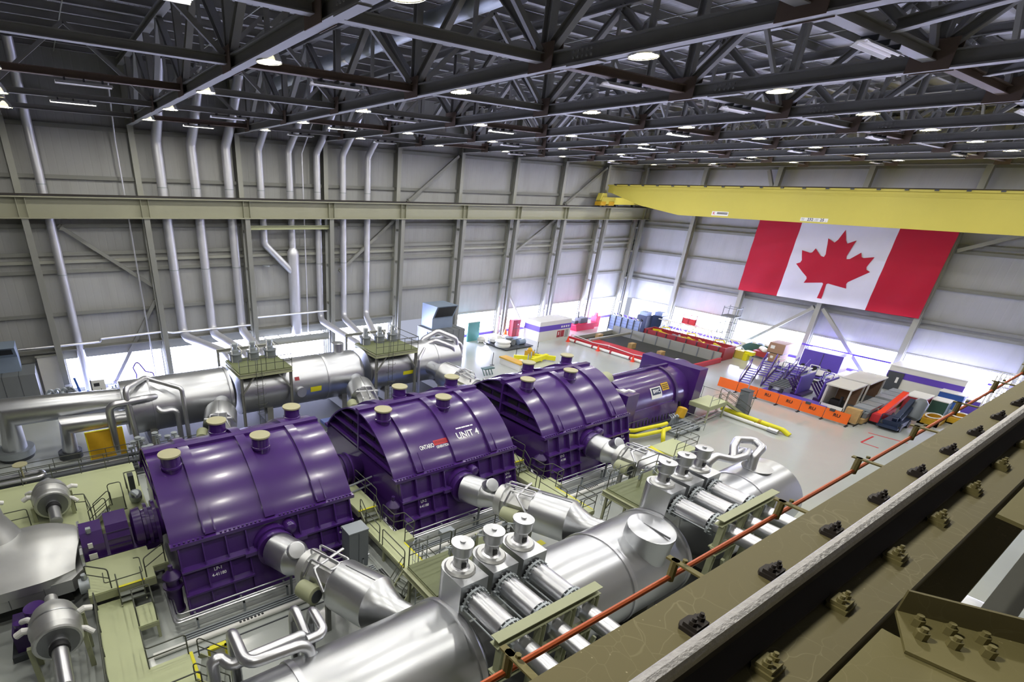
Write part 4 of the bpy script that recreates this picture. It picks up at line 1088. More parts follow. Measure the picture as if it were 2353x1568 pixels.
for k, (y, z, r) in enumerate(((35.2, .35, .12), (35.6, .5, .16), (36.3, .3, .1), (36.8, .45, .14))):
    build('trench_pipe', MB().cyl((-11, y, z), (3, y, z), r, n=8), 'dark_grey', t)
t = thing('trench_valve', 'silver pipes and a round gauge plate standing in the trench at the left edge', 'valve', (-5, 35.5, 0))
m = MB(); m.tube([(-7.5, 35.0, 1.0), (-3.4, 35.0, 1.0), (-3.2, 35.4, 1.0), (-3.4, 35.8, 1.0), (-7.5, 35.8, 1.0)], .14, 10, .25); build('pipe_loop', m, 'alu_pipe', t)
m = MB(); m.cyl((-4.3, 35.4, 1.9), (-4.3, 35.4, 1.95), .4, n=18); m.cyl((-4.3, 35.4, .6), (-4.3, 35.4, 1.9), .06, n=8); build('hand_wheel', m, 'cream', t)
# folding stair on the deck
t = thing('deck_stair', 'small dark stair with looped rails on the pale green deck', 'stair', (-.6, 27.4, 1))
stairs(t, (-.1, 27.6, 1.9), (-1.0, 28.0, 1.0), .7, 3)
build('platform', MB().box(-.1, 27.2, 1.84, .7, 28.6, 1.9), 'deck_dark', t, smooth=False)
m = MB(); m.tube([(.0, 28.5, 1.9), (0, 28.5, 2.9), (.65, 28.5, 2.9), (.65, 27.3, 2.9), (.65, 27.3, 1.9)], .026, 6, .15); build('platform_rail', m, 'rail_dark', t)
# instrument stand by the hood
t = thing('instrument_rack', 'dark instrument rack with cables at the near turbine end', 'rack', (1.3, 30.2, 1))
m = MB(); m.tube([(1.0, 31, 1), (1.0, 31, 2.1), (1.7, 31, 2.1), (1.7, 31, 1)], .03, 6, .1); m.tube([(1.0, 29.6, 1), (1.0, 29.6, 2.1), (1.0, 31, 2.1)], .03, 6, .1); build('frame', m, 'rail_dark', t)
build('panel', MB().box(1.15, 30.2, 1.2, 1.45, 30.7, 2.2), 'dark_grey', t, smooth=False)
m = MB(); m.lathe([(.2, 0), (.34, .05), (.34, .5), (.2, .6)], (1.3, 29.2, 1.2), (0, -.5, 1), 14); m.tube([(1.2, 29.5, 1), (1.1, 28.6, 2.0), (1.3, 27.6, 2.2)], .07, 8, .3); build('cable_drum', m, 'galv', t)

t = deckbox('bearing_platform', [(-1.65, 21.15, 1.05, 23.7, 1.6, .45), (1.05, 21.9, 1.75, 23.3, 1.6, .3)], 'raised pale green platform in front of the bearing housing', edges=[(-.55, 21.1, .6, 21.22, 1.6)], legs=[(1.6, 22, 1.6)])
stairs(t, (0, 21.15, 1.5), (0, 20.5, 1.0), 1.0, 2)
m = MB(); m.tube([(-1.0, 22.5, 1.62), (-1.0, 21.7, 1.62), (.6, 21.7, 1.62), (.6, 22.9, 1.62), (.35, 22.95, 1.62)], .02, 6, .12); build('lift_handle', m, 'rail_dark', t)
guardrail('guard_rail', [(-1.6, 22.0, 1.6), (-.75, 21.25, 1.6)], 'short dark rail at the left of the bearing platform steps')
guardrail('guard_rail', [(.7, 21.25, 1.6), (1.65, 22.0, 1.6)], 'looped dark rail at the right of the bearing platform steps')
t = deckbox('walkway', [(-1.5, 12.6, -.1, 21.1, 1.0, .3), (-.1, 18.9, .7, 20.2, 1.0, .25), (-.1, 14.4, 1.55, 16.5, 1.0, .25)], 'pale green walkway running forward beside the near turbine', edges=[(1.43, 14.4, 1.55, 16.5, 1.0)], legs=[(.65, 19.0, 1), (.65, 20.1, 1), (-1.4, 17, 1), (-1.4, 13, 1), (-.2, 13, 1), (1.45, 14.5, 1), (1.45, 16.4, 1), (-.2, 17.6, 1)])
stairs(t, (1.55, 15.6, 1.0), (2.7, 15.2, 0.), 1.2, 5)
guardrail('guard_rail', [(-.05, 18.95, 1), (-.05, 20.15, 1), (.67, 20.15, 1), (.67, 18.95, 1)], 'small looped dark rail round the side landing by the near turbine')
guardrail('guard_rail', [(-.05, 17.6, 1), (-.05, 16.45, 1), (1.4, 16.45, 1)], 'dark rail beside the lower landing, left of the yellow stair marks')
guardrail('guard_rail', [(-.4, 14.45, 1), (1.5, 14.45, 1)], 'dark rail at the bottom edge of the picture beside the stair')
guardrail('guard_rail', [(-1.45, 20.8, 1), (-1.45, 16.5, 1), (-1.45, 12.7, 1)], 'long dark rail along the left side of the walkway')
t = thing('stair_gate', 'yellow marked gate frame at the foot of the lower stair', 'gate', (2.6, 16, 0))
m = MB(); m.box(2.1, 16.35, 0, 2.2, 16.4, 1.0); m.box(2.75, 16.2, 0, 2.85, 16.25, 1.0); m.box(2.1, 16.2, .9, 2.85, 16.4, 1.0); build('frame', m, 'yellow', t, smooth=False)
build('panel', MB().box(2.2, 16.28, .1, 2.75, 16.32, .9), 'white', t, smooth=False)

# walkway between near and middle turbines, and between middle and far
def cross_walk(x, lab, k):
    t = deckbox('cross_walkway', [(x-.62, 15.2, x+.58, 21.2, 1.0, .3), (x-.62, 21.2, x+.62, 24.0, 1.6, .4), (x+.58, 18.3, x+1.25, 19.3, 1.0, .2)], lab, edges=[(x-.62, 21.14, x+.5, 21.26, 1.6), (x+.5, 15.3, x+.58, 18.2, 1.0), (x-.62, 15.4, x-.54, 17.0, 1.0)], legs=[(x-.55, 15.3, 1), (x+.5, 15.3, 1), (x-.55, 18.5, 1), (x+.5, 18.3, 1)])
    stairs(t, (x-.05, 21.2, 1.5), (x-.05, 20.5, 1.0), .9, 2)
    stairs(t, (x-.62, 15.9, 1.0), (x-1.7, 15.6, 0), .9, 4)
    n = ('between the near and middle turbines', 'between the middle and far turbines')[k]
    guardrail('guard_rail', [(x-.6, 20.4, 1), (x-.6, 18.9, 1)], 'short dark rail on the left of the walkway %s' % n)
    guardrail('guard_rail', [(x-.6, 18.6, 1), (x-.6, 16.5, 1)], 'longer dark rail on the left of the walkway %s' % n)
    guardrail('guard_rail', [(x-.6, 15.25, 1), (x+.55, 15.25, 1), (x+.55, 16.6, 1)], 'dark rail closing the front end of the walkway %s' % n)
    guardrail('guard_rail', [(x+.6, 20.6, 1), (x+.6, 19.4, 1), (x+1.2, 19.3, 1), (x+1.22, 18.35, 1), (x+.62, 18.3, 1)], 'dark rail round the side step of the walkway %s' % n)
    guardrail('guard_rail', [(x+.6, 23.9, 1.6), (x+.6, 21.3, 1.6)], 'dark rail on the upper step of the walkway %s' % n)
    p = thing('yellow_pipe', 'short fat yellow pipe under the walkway %s' % n, 'pipe', (x, 15, 0))
    build('pipe_run', MB().cyl((x-.1, 16.4, .55), (x-.25, 14.0, .55), .3, n=18), 'yellow', p)
    m = MB(); m.box(x-.5, 14.2, 0, x+.15, 14.4, .3); m.box(x-.45, 16.0, 0, x+.2, 16.2, .3); build('pipe_cradle', m, 'dark_grey', p, smooth=False)
cross_walk(12.35, 'pale green stepped walkway between the near and middle turbines', 0)
cross_walk(24.05, 'pale green stepped walkway between the middle and far turbines', 1)

# low pipe bundles in front of the casings
for k, c in enumerate(TC):
    lab = ('near', 'middle', 'far')[k]
    t = thing('pipe_bundle', 'three thin silver pipes on low posts in front of the %s turbine' % lab, 'pipes', (c, 18.9, 0))
    for j, (y, z) in enumerate(((19.05, .75), (18.88, .6), (18.7, .62))):
        x0 = c-4.9-.1*j; x1 = c+4.6
        m = MB(); m.tube([(x0, 20.8-.1*j, .9), (x0, y, z), (x1, y, z)], (.035, .04, .06)[j], 8, .2); build('pipe_run', m, 'alu_pipe', t)
    for j in range(5):
        x = c-4.2+j*2.1; m = MB(); m.box(x-.04, 18.6, 0, x+.04, 18.68, .55); m.box(x-.04, 18.6, .5, x+.04, 19.15, .55); build('post', m, 'galv', t, smooth=False)
    t = thing('floor_pipe', 'long white low pipe with lettering on the floor in front of the %s turbine' % lab, 'pipe', (c, 17.8, 0))
    build('pipe_run', MB().cyl((c-6.2 if k == 0 else c-4.8, 17.85, .13), (c+4.4, 17.75, .13), .13, n=14), 'white', t)
    m = MB()
    for j in range(7): m.box(c-2.6+.17*j, 17.76, .245, c-2.5+.17*j, 17.86, .262)
    build('pipe_mark', m, 'black', t, smooth=False)
    build('floor_strip', MB().box(c-5.5, 17.3, .0, c+4.4, 17.36, .03), 'dark_grey', t, smooth=False)
    t = thing('floor_channel', 'shallow steel floor channel along the foot of the %s turbine' % lab, 'channel', (c, 18.3, 0))
    build('cover', MB().box(c-4.9, 18.05, 0, c+4.7, 18.5, .05), 'galv', t, smooth=False)
    m = MB()
    for y in (18.12, 18.26, 18.4): m.box(c-4.9, y-.02, .05, c+4.7, y+.02, .075)
    build('groove', m, 'dark_grey', t, smooth=False)
    p = thing('instrument_post', 'slim dark instrument post in front of the %s turbine' % lab, 'post', (c+.2, 18.2, 0))
    build('post', MB().cyl((c+.2, 18.55, 0), (c+.2, 18.55, 2.0), .07, n=8), 'mid_grey', p)
    m = MB(); m.cyl((c-.1, 18.55, 1.8), (c+.3, 18.55, 2.05), .04, n=8); m.box(c-.2, 18.5, 1.7, c-.05, 18.6, 1.85); build('gauge', m, 'galv', p)
t = thing('control_cabinet', 'tall grey cabinet against the right end of the near turbine', 'cabinet', (10.35, 19.0, 0))
build('cabinet_body', MB().box(9.8, 18.62, 0, 10.9, 19.45, 2.3), 'mid_grey', t, smooth=False); build('cabinet_top', MB().box(9.77, 18.6, 2.3, 10.93, 19.48, 2.36), 'box_grey', t, smooth=False)
build('door_seam', MB().box(10.34, 18.61, .1, 10.36, 18.62, 2.2), 'dark_grey', t, smooth=False)
t = thing('junction_box', 'small grey box on thin legs before the middle turbine', 'box', (14.9, 17.2, 0))
build('box_body', MB().box(14.5, 17.0, 1.4, 15.3, 17.4, 1.75), 'box_grey', t, smooth=False)
for x in (14.55, 15.25): build('leg', MB().cyl((x, 17.2, 0), (x, 17.2, 1.4), .04, n=6), 'mid_grey', t)
t = thing('floor_grating', 'dark steel floor grating between the near cross duct and the walkway', 'grating', (10.3, 17, 0))
build('frame', MB().box(9.3, 15.3, 0, 11.4, 18.0, .03), 'pit_dark', t, smooth=False)
m = MB()
for j in range(13): m.box(9.35+.16*j, 15.3, .03, 9.38+.16*j, 18.0, .05)
build('grating_bars', m, 'galv', t, smooth=False)

# front valve platforms (olive, on legs)
def front_platform(x0, x1, lab, k):
    z = 3.4; y0, y1 = 12.1, 14.2
    n = ('near', 'far')[k]
    t = deckbox('valve_platform', [(x0, y0, x1, y1, z, .25)], lab, 'deck_dark', legs=[(x0+.1, y1-.1, z), (x1-.1, y1-.1, z), (x0+.1, y0+.1, z), ((x0+x1)/2, y1-.1, z)])
    build('side_beam', MB().ibeam((x0-.1, 14.3, z-.3), (x0-.1, 11.0, z-.3), .2, .3, .03, .03), 'sage', t, smooth=False)
    for a, b in (((x0+.1, y1-.1, 2.0), (x0+1.4, y1-.1, z-.25)), ((x1-.1, y1-.1, 2.0), (x1-1.4, y1-.1, z-.25))): build('knee_brace', MB().bar(a, b, .1, .1), 'sage', t, smooth=False)
    guardrail('guard_rail', [(x0+.05, y1, z), (x0+2.3, y1, z)], 'dark rail on the outer edge of the %s front valve platform, left half' % n)
    guardrail('guard_rail', [(x0+2.5, y1, z), (x1, y1, z), (x1, y0+.2, z)], 'dark rail on the outer edge of the %s front valve platform, right half' % n)
    l = thing('caged_ladder', 'tall caged ladder rising to the %s front valve platform' % n, 'ladder', (x0+.9, y1+.2, 0))
    m = MB()
    for d in (-.22, .22): m.cyl((x0+.9+d, y1+.18, 0), (x0+.9+d, y1+.18, z+1.1), .025, n=6)
    build('side_rail', m, 'galv', l)
    m = MB()
    for j in range(14): m.cyl((x0+.68, y1+.18, .2+j*.3), (x0+1.12, y1+.18, .2+j*.3), .016, n=5)
    build('rungs', m, 'galv', l)
    m = MB()
    for j in range(4): m.tube([(x0+.9+.4*math.cos(a), y1+.2+.5*math.sin(a), 1.9+j*.7) for a in [PI*i/8 for i in range(9)]], .015, 5)
    for i in (1, 4, 7): a = PI*i/8; m.cyl((x0+.9+.4*math.cos(a), y1+.2+.5*math.sin(a), 1.9), (x0+.9+.4*math.cos(a), y1+.2+.5*math.sin(a), 4.0), .012, n=5)
    build('cage', m, 'galv', l)
    for j in range(3):
        v = thing('instrument_stand', 'small instrument stand with gauges on the %s front valve platform, %s' % (n, ORD[j]), 'gauge', (x0+1.7+j*1.35, 13.4, z))
        x = x0+1.7+j*1.35
        build('stand', MB().box(x-.06, 13.34, z, x+.06, 13.46, z+1.1), 'sage', v, smooth=False)
        m = MB(); m.cyl((x-.18, 13.35, z+1.0), (x-.18, 13.3, z+1.0), .1, n=10); m.cyl((x+.15, 13.35, z+1.2), (x+.15, 13.3, z+1.2), .09, n=10); m.tube([(x, 13.4, z+1.1), (x+.2, 13.0, z+1.3), (x+.3, 12.3, z+.9)], .02, 5); m.box(x-.12, 13.36, z+.5, x+.1, 13.48, z+.8); build('gauges', m, 'galv', v)
front_platform(10.3, 15.2, 'olive valve platform above the gap beside the near three valve pipes', 0)
front_platform(23.6, 28.1, 'olive valve platform with yellow stripes beside the far three valve pipes', 1)
one('floor_mark', MB().box(20.0, 15.2, .0, 20.7, 15.6, .006), 'yellow', 'small yellow square painted on the grey floor', 'marking', smooth=False)

# low skid, yellow pipes and stair in front of the generator -------------------
t = thing('oil_skid', 'grey skid with yellow pump and pipe clutter before the generator', 'skid', (43, 20.8, 0))
m = MB(); m.box(41.2, 19.9, .15, 44.6, 20.1, .35); m.box(41.2, 21.4, .15, 44.6, 21.6, .35)
for x in (41.3, 42.8, 44.4): m.box(x, 19.9, .15, x+.12, 21.6, .35)
build('skid_frame', m, 'box_grey', t, smooth=False)
m = MB()
for k in range(5): m.box(41.2, 19.95+.33*k, .36, 44.6, 20.1+.33*k, .4)
build('skid_slats', m, 'galv', t, smooth=False)
m = MB(); m.lathe([(.2, 0), (.4, .1), (.4, .9), (.2, 1.0)], (43.4, 21.2, .9), (.3, 0, 1), 14); build('pump_body', m, 'yellow_dull', t)
m = MB()
for k in range(7): m.tube([(42.2+.25*k, 21.3, .4), (42.2+.25*k, 21.1+.05*k, 1.1+.1*(k % 3)), (42.5+.2*k, 21.6, 1.2)], .05, 6, .1); m.ball((42.3+.24*k, 21.1, 1.15+.08*(k % 3)), .1, 8)
build('valve_cluster', m, 'galv', t)
for x in (41.3, 44.4): build('skid_foot', MB().box(x, 19.8, 0, x+.25, 20.05, .3), 'dark_grey', t, smooth=False)
guardrail('guard_rail', [(41.0, 19.6, 0), (44.9, 19.6, 0), (44.9, 21.8, 0)], 'pale guard rail round the oil skid', 'rail_grey')
t = thing('yellow_pipes', 'bundle of bent yellow pipes beside the far turbine end', 'pipes', (39, 20.5, 0))
for k, pts in enumerate(([(36.6, 22.2, .8), (37.4, 21.4, .9), (40.6, 21.0, .9), (41.3, 21.0, .9)], [(36.4, 21.6, .6), (37.2, 21.0, .6), (40.2, 20.6, .6), (41.0, 20.7, .6)], [(38.6, 19.4, .1), (38.6, 19.6, .9), (39.6, 20.2, .9), (40.8, 20.4, .8)])):
    build('pipe_run', MB().tube(pts, .16, 10, .3), 'yellow', t)
t = deckbox('step_platform', [(36.4, 17.2, 39.4, 19.2, .7, .5)], 'pale green step platform beside the yellow pipes', 'deck_green', legs=[(36.5, 17.3, .7), (39.3, 17.3, .7)])
guardrail('guard_rail', [(36.4, 17.3, .7), (37.6, 17.3, .7), (39.3, 17.3, .7), (39.3, 19.0, .7)], 'dark rail round the step platform by the yellow pipes')
guardrail('guard_rail', [(37.2, 22.3, 0), (40.6, 22.3, 0)], 'dark rail behind the bent yellow pipes')
t = thing('yellow_pipe', 'fat yellow pipe stub at the far front valve platform', 'pipe', (36, 18.4, 0))
build('pipe_run', MB().cyl((36.4, 19.2, .45), (35.6, 16.6, .45), .3, n=16), 'yellow', t); build('pipe_end', MB().cyl((35.6, 16.6, .45), (35.58, 16.5, .45), .33, n=16), 'yellow_dull', t)
t = deckbox('generator_platform', [(46.5, 20.4, 49.5, 22.2, 1.6, .4)], 'cream platform with stair at the end of the generator', 'deck_green', legs=[(46.7, 20.5, 1.6), (49.4, 20.5, 1.6)])
stairs(t, (49.5, 20.9, 1.6), (51.9, 19.7, 0), .9, 7)
guardrail('guard_rail', [(46.6, 20.45, 1.6), (49.4, 20.45, 1.6)], 'pale rail on the cream platform at the generator end', 'rail_grey')
guardrail('guard_rail', [(49.8, 21.3, 0), (49.8, 24.5, 0), (49.8, 28.0, 0), (52.4, 28.6, 0)], 'long pale guard rail behind the generator end', 'rail_grey', h=2.2)
guardrail('guard_rail', [(49.8, 21.2, 0), (52.6, 19.6, 0)], 'pale sloping guard rail by the generator stair', 'rail_grey', h=2.0)
t = thing('tall_grey_cabinet', 'dark grey leaning cabinet at the foot of the generator stair', 'cabinet', (51.9, 20.4, 0))
m = MB(); m.prism([(0, 0), (1.0, 0), (1.0, 2.3), (.25, 2.3)], (51.6, 19.5, 0), (0, 1, 0), (0, 0, 1), (.8, 0, 0)); build('cabinet_body', m, 'mid_grey', t, smooth=False)
build('cabinet_top', MB().box(51.55, 19.7, 2.3, 52.45, 20.55, 2.36), 'dark_grey', t, smooth=False)
build('mast', MB().cyl((52.2, 20.2, 2.3), (52.2, 20.2, 3.7), .05, n=8), 'alu_pipe', t)
t = thing('yellow_pipe', 'long yellow pipe lying on the floor beside the generator end', 'pipe', (50.6, 18, 0))
build('pipe_run', MB().tube([(50.9, 21.3, .35), (50.55, 15.9, .35), (50.5, 15.3, .1)], .2, 12, .3), 'yellow', t)
build('pipe_band', MB().cyl((50.65, 17.9, .35), (50.64, 17.7, .35), .215, n=12), 'yellow_dull', t)
t = thing('white_pipe', 'long white pipe lying beside the yellow floor pipe', 'pipe', (50.1, 18, 0))
build('pipe_run', MB().cyl((50.2, 21.2, .2), (50.0, 16.4, .2), .15, n=12), 'white', t); build('pipe_coupling', MB().cyl((50.02, 16.8, .2), (50.0, 16.0, .2), .22, n=12), 'alu_pipe', t)
build('pipe_strap', MB().cyl((50.1, 18.0, .2), (50.1, 17.93, .2), .165, n=12), 'black', t)
t = thing('floor_rail', 'twin silver pipe rails along the floor before the generator', 'pipes', (47, 21, 0))
for y, x0 in ((20.9, 44.8), (20.55, 45.2)): build('pipe_run', MB().cyl((x0, y, .25), (49.9, y+.3, .25), .11, n=10), 'alu_pipe', t)

# ================================================================ LEFT WALL EQUIPMENT
def ahu(x0, x1, y0, y1, h, lab, hood, mat='duct_grey'):
    t = thing('air_handling_unit', lab, 'air unit', ((x0+x1)/2, (y0+y1)/2, 0))
    build('cabinet', MB().box(x0, y0, 0, x1, y1, h), mat, t, smooth=False)
    m = MB()
    for k in range(1, 5):
        x = x0+(x1-x0)*k/5; m.box(x-.02, y0-.015, .1, x+.02, y1, h+.015)
    build('panel_seam', m, 'dark_grey', t, smooth=False)
    m = MB(); hx0, hx1, hz = hood
    m.prism([(y1-.2, h), (y0+1.2, h), (y0+1.2, h+1.2), (y0+.4, hz), (y1-.2, hz)], (hx0, 0, 0), (0, 1, 0), (0, 0, 1), (hx1-hx0, 0, 0)); hd = build('intake_hood', m, 'duct_blue', t, smooth=False)
    m = MB(); a = V((hx0+.2, y0+1.12, h+1.35)); b = V((hx0+.2, y0+.42, hz-.1)); w = V((hx1-hx0-.4, 0, 0))
    m.add([a, a+w, b+w, b], [(0, 1, 2, 3)]); m.v = [(v[0], v[1]-.03, v[2]) for v in m.v]
    build('hood_louvre', m, 'black', hd, smooth=False)
    return t
ahu(35.2, 39.6, 46.0, 49.5, 3.5, 'blue grey air handling unit with louvred hood by the left wall', (35.6, 38.6, 6.2), 'duct_grey')
m = MB()
for k in range(5): m.box(35.12, 46.2+k*.3, .3, 35.2, 46.3+k*.3, 3.2)
one('unit_pipes', m, 'blue_pale', 'row of pale blue pipes on the end of the air handling unit', 'pipes', smooth=False)
ahu(-8.5, -3.0, 47.5, 50.5, 3.9, 'dark grey air handling unit at the left edge', (-8.0, -3.9, 6.0))
t = thing('white_partition', 'pale partition panel between the air unit and the bright window at the left', 'panel', (-1.6, 52.6, 0))
build('panel', MB().box(-2.9, 52.2, 0, -1.0, 52.35, 3.9), 'office_white', t, smooth=False); build('panel_cap', MB().box(-3.0, 52.1, 3.9, -.9, 52.4, 4.0), 'steel_pale', t, smooth=False)
t = thing('pump_set', 'cluster of grey pumps and valves beside the left air unit', 'pump', (-2.2, 49.6, 0))
m = MB()
for k in range(4): m.lathe([(.28, 0), (.3, 1.2), (.2, 1.5)], (-2.6+.5*k, 49.4+.3*(k % 2), .1), n=12); m.tube([(-2.6+.5*k, 49.4, 1.5), (-2.4+.5*k, 49.2, 2.0), (-2.1+.5*k, 49.4, 1.4)], .09, 8, .2)
build('pump_body', m, 'galv', t); build('pump_base', MB().box(-2.9, 49.0, 0, -.6, 50.2, .12), 'dark_grey', t, smooth=False)
m = MB(); m.box(-1.3, 49.3, .3, -.7, 49.9, 1.9); m.cyl((-1.0, 49.3, 1.5), (-1.0, 49.1, 1.5), .2, n=12); build('motor', m, 'mid_grey', t)
t = thing('blue_jib', 'bright blue lifting arm standing by the near window', 'jib', (-.2, 50.6, 0))
build('mast', MB().bar((-.15, 50.6, 0), (-.5, 50.6, 2.2), .2, .2), 'blue', t, smooth=False); build('hook', MB().tube([(-.15, 50.6, .5), (.3, 50.6, .3), (.3, 50.6, .9)], .08, 8, .2), 'blue', t); build('base', MB().box(-.5, 50.3, 0, .5, 50.9, .1), 'blue_pale', t, smooth=False)
t = thing('electrical_cabinet', 'cream electrical cabinet with dark display beside the near wall pipe', 'cabinet', (1.3, 50.3, 0))
build('cabinet_body', MB().box(.7, 50, 0, 1.75, 50.7, 1.9), 'office_white', t, smooth=False); build('display', MB().box(.85, 49.98, 1.35, 1.3, 50.0, 1.65), 'black', t, smooth=False)
build('handle', MB().box(1.35, 49.97, .8, 1.4, 50, 1.1), 'dark_grey', t, smooth=False); build('side_panel', MB().box(.6, 50.02, 0, .7, 50.68, 1.95), 'dark_grey', t, smooth=False)
t = thing('tool_bench', 'violet tool bench full of parts under the near window', 'bench', (3.2, 50.4, 0))
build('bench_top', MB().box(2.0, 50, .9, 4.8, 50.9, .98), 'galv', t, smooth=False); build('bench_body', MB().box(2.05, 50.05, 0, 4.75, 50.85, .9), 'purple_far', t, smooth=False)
m = MB()
for k in range(9): m.box(2.2+.27*k, 50.2+.1*(k % 3), .98, 2.36+.27*k, 50.5, 1.1+.08*(k % 4))
build('loose_parts', m, 'blue_pale', t, smooth=False)
t = thing('hose_loop', 'violet hose loop hung before the bright near window', 'hose', (5.0, 51.6, 0))
m = MB(); m.tube([(4.4, 51.0, 1.0), (4.5, 51.0, 1.6), (4.3, 51.0, 2.3), (4.7, 51.0, 2.9), (5.0, 51.0, 2.4), (5.3, 51.0, 1.8), (5.9, 51.0, 1.6), (6.0, 51.0, 1.0)], .07, 8, .2); build('hose', m, 'purple_far', t)
build('stand', MB().box(4.2, 50.9, 0, 6.2, 51.1, 1.0), 'mid_grey', t, smooth=False)
t = thing('yellow_screen', 'yellow fabric screen on a frame beside the second steam main', 'screen', (.6, 37.4, 0))
m = MB(); m.grid(lambda u, v: V((-.55+2.3*u, 37.75+.05*math.sin(9*u+4*v), .1+2.15*v)), 12, 8); m.grid(lambda u, v: V((1.75-2.3*u, 37.79+.05*math.sin(9*(1-u)+4*v), .1+2.15*v)), 12, 8); build('fabric', m, 'yellow_dull', t)
m = MB(); m.tube([(-.55, 37.77, 0), (-.55, 37.77, 2.25), (1.75, 37.77, 2.25), (1.75, 37.77, 0)], .04, 6); build('frame', m, 'yellow', t)
t = thing('valve_cluster', 'clutter of small valves and pipes behind the near turbine hood', 'valves', (3.6, 33.5, 0))
m = MB(); rr = random.Random(3)
for k in range(14):
    x = 1.9+rr.random()*3.4; y = 33.2+rr.random()*2.6; z = 1.2+rr.random()*1.3; m.cyl((x, y, 0), (x, y, z), .05, n=6); m.cyl((x-.2, y, z), (x+.2, y, z), .08, n=8); m.lathe([(.2, 0), (.22, .03), (.05, .05)], (x, y, z+.15), n=10)
build('valves', m, 'galv', t)
m = MB()
for k in range(4): m.cyl((1.8, 33.4+.6*k, .6+.2*k), (5.6, 33.4+.6*k, .6+.2*k), .09, n=8)
build('header_pipe', m, 'dark_grey', t)
guardrail('guard_rail', [(2.0, 36.6, 0), (4.6, 36.6, 0), (7.2, 36.6, 0)], 'dark rail behind the valve clutter at the back vessel')
guardrail('guard_rail', [(10.6, 32.6, 0), (13.6, 32.6, 0), (16.4, 32.6, 0)], 'silver guard rail seen between the near and middle turbine hoods', 'rail_grey')

# flat dark plates paint the shade in the floor openings under the vessels
one('floor_shade_plate', MB().box(-9, 7.0, 0, 33.5, 12.75, .015), 'pit_dark', 'dark plate painting the shaded floor opening under the silver front vessels', 'opening', smooth=False)
one('floor_shade_plate', MB().box(3.4, 33.2, 0, 33.5, 42.2, .015), 'pit_dark', 'dark plate painting the shaded floor opening under the silver back vessels', 'opening', smooth=False)
# ================================================================ FAR END: laydown floor
rr = random.Random(11)
def cone(x, y, lab):
    t = thing('traffic_cone', lab, 'cone', (x, y, 0))
    m = MB(); m.lathe([(.2, .04), (.05, .74), (.02, .76)], (x, y, 0), n=14); build('cone_body', m, 'cone_orange', t)
    build('cone_base', MB().box(x-.22, y-.22, 0, x+.22, y+.22, .05), 'cone_orange', t, smooth=False); return t
c0 = cone(57.45, 45.3, 'orange traffic cone at the left corner of the red edged pit')
copy_tree(c0, (0, -4.9, 0), 'orange traffic cone in the middle of the pit front edge')
copy_tree(c0, (0, -9.95, 0), 'orange traffic cone nearest the generator along the pit edge')
# pit: raised kerbs round an open hatch (dark floor below rim)
t = thing('hatch_pit', 'long open floor pit with red kerb and grey lining', 'pit', (63, 38, 0))
build('pit_floor', MB().box(58.7, 30.2, 0, 67.2, 45.5, .02), 'pit_dark', t, smooth=False)
m = MB(); m.box(58.2, 30, .02, 58.5, 45.8, .55); build('kerb', m, 'red', t, smooth=False)
m = MB(); m.box(58.5, 30.0, .02, 67.4, 30.25, .6); build('kerb', m, 'red', t, smooth=False)
m = MB(); m.box(58.5, 45.5, .02, 67.4, 45.8, .5); build('kerb', m, 'steel_pale', t, smooth=False)
m = MB(); m.box(67.2, 30.2, .02, 67.45, 45.5, 1.2); build('pit_lining', m, 'steel_pale', t, smooth=False)
m = MB()
for k in range(8): m.box(67.15, 31+1.9*k, .05, 67.25, 31.12+1.9*k, 1.2)
build('lining_rib', m, 'mid_grey', t, smooth=False)
build('cross_beam', MB().box(58.5, 42.6, .6, 67.2, 42.9, .85), 'steel_pale', t, smooth=False)
for k, y in enumerate((44.4, 39.2, 35.1)): one('pit_crate', MB().box(62.3, y-.3, .02, 63.2, y+.3, .7), 'wood', 'dull brown crate standing in the open pit, %s from the left' % ORD[k], 'crate', smooth=False)
one('floor_sheet', MB().box(58.6, 31, .56, 60.4, 43.5, .6), 'red', 'red sheet laid along the front edge of the pit', 'sheet', smooth=False)
t = thing('edge_pipe', 'white pipe with dark joints along the front of the pit', 'pipe', (57.6, 38, 0))
build('pipe_run', MB().cyl((57.85, 31.0, .2), (57.85, 45.6, .2), .18, n=12), 'white', t)
for k in range(5): build('joint', MB().cyl((57.85, 33+2.8*k, .2), (57.85, 33.25+2.8*k, .2), .2, n=12), 'red_dark', t)
t = thing('white_rope', 'white rope slung along the pit front between the cones', 'rope', (58, 38, 0))
build('rope', MB().tube([(58.3, 45.5, .9), (58.3, 42, .62), (58.3, 39.5, .8), (58.3, 36, .62), (58.3, 33.4, .8)], .05, 6), 'white', t)
for y in (45.5, 39.5, 33.4): build('post', MB().cyl((58.3, y, .5), (58.3, y, .95), .03, n=6), 'white', t)
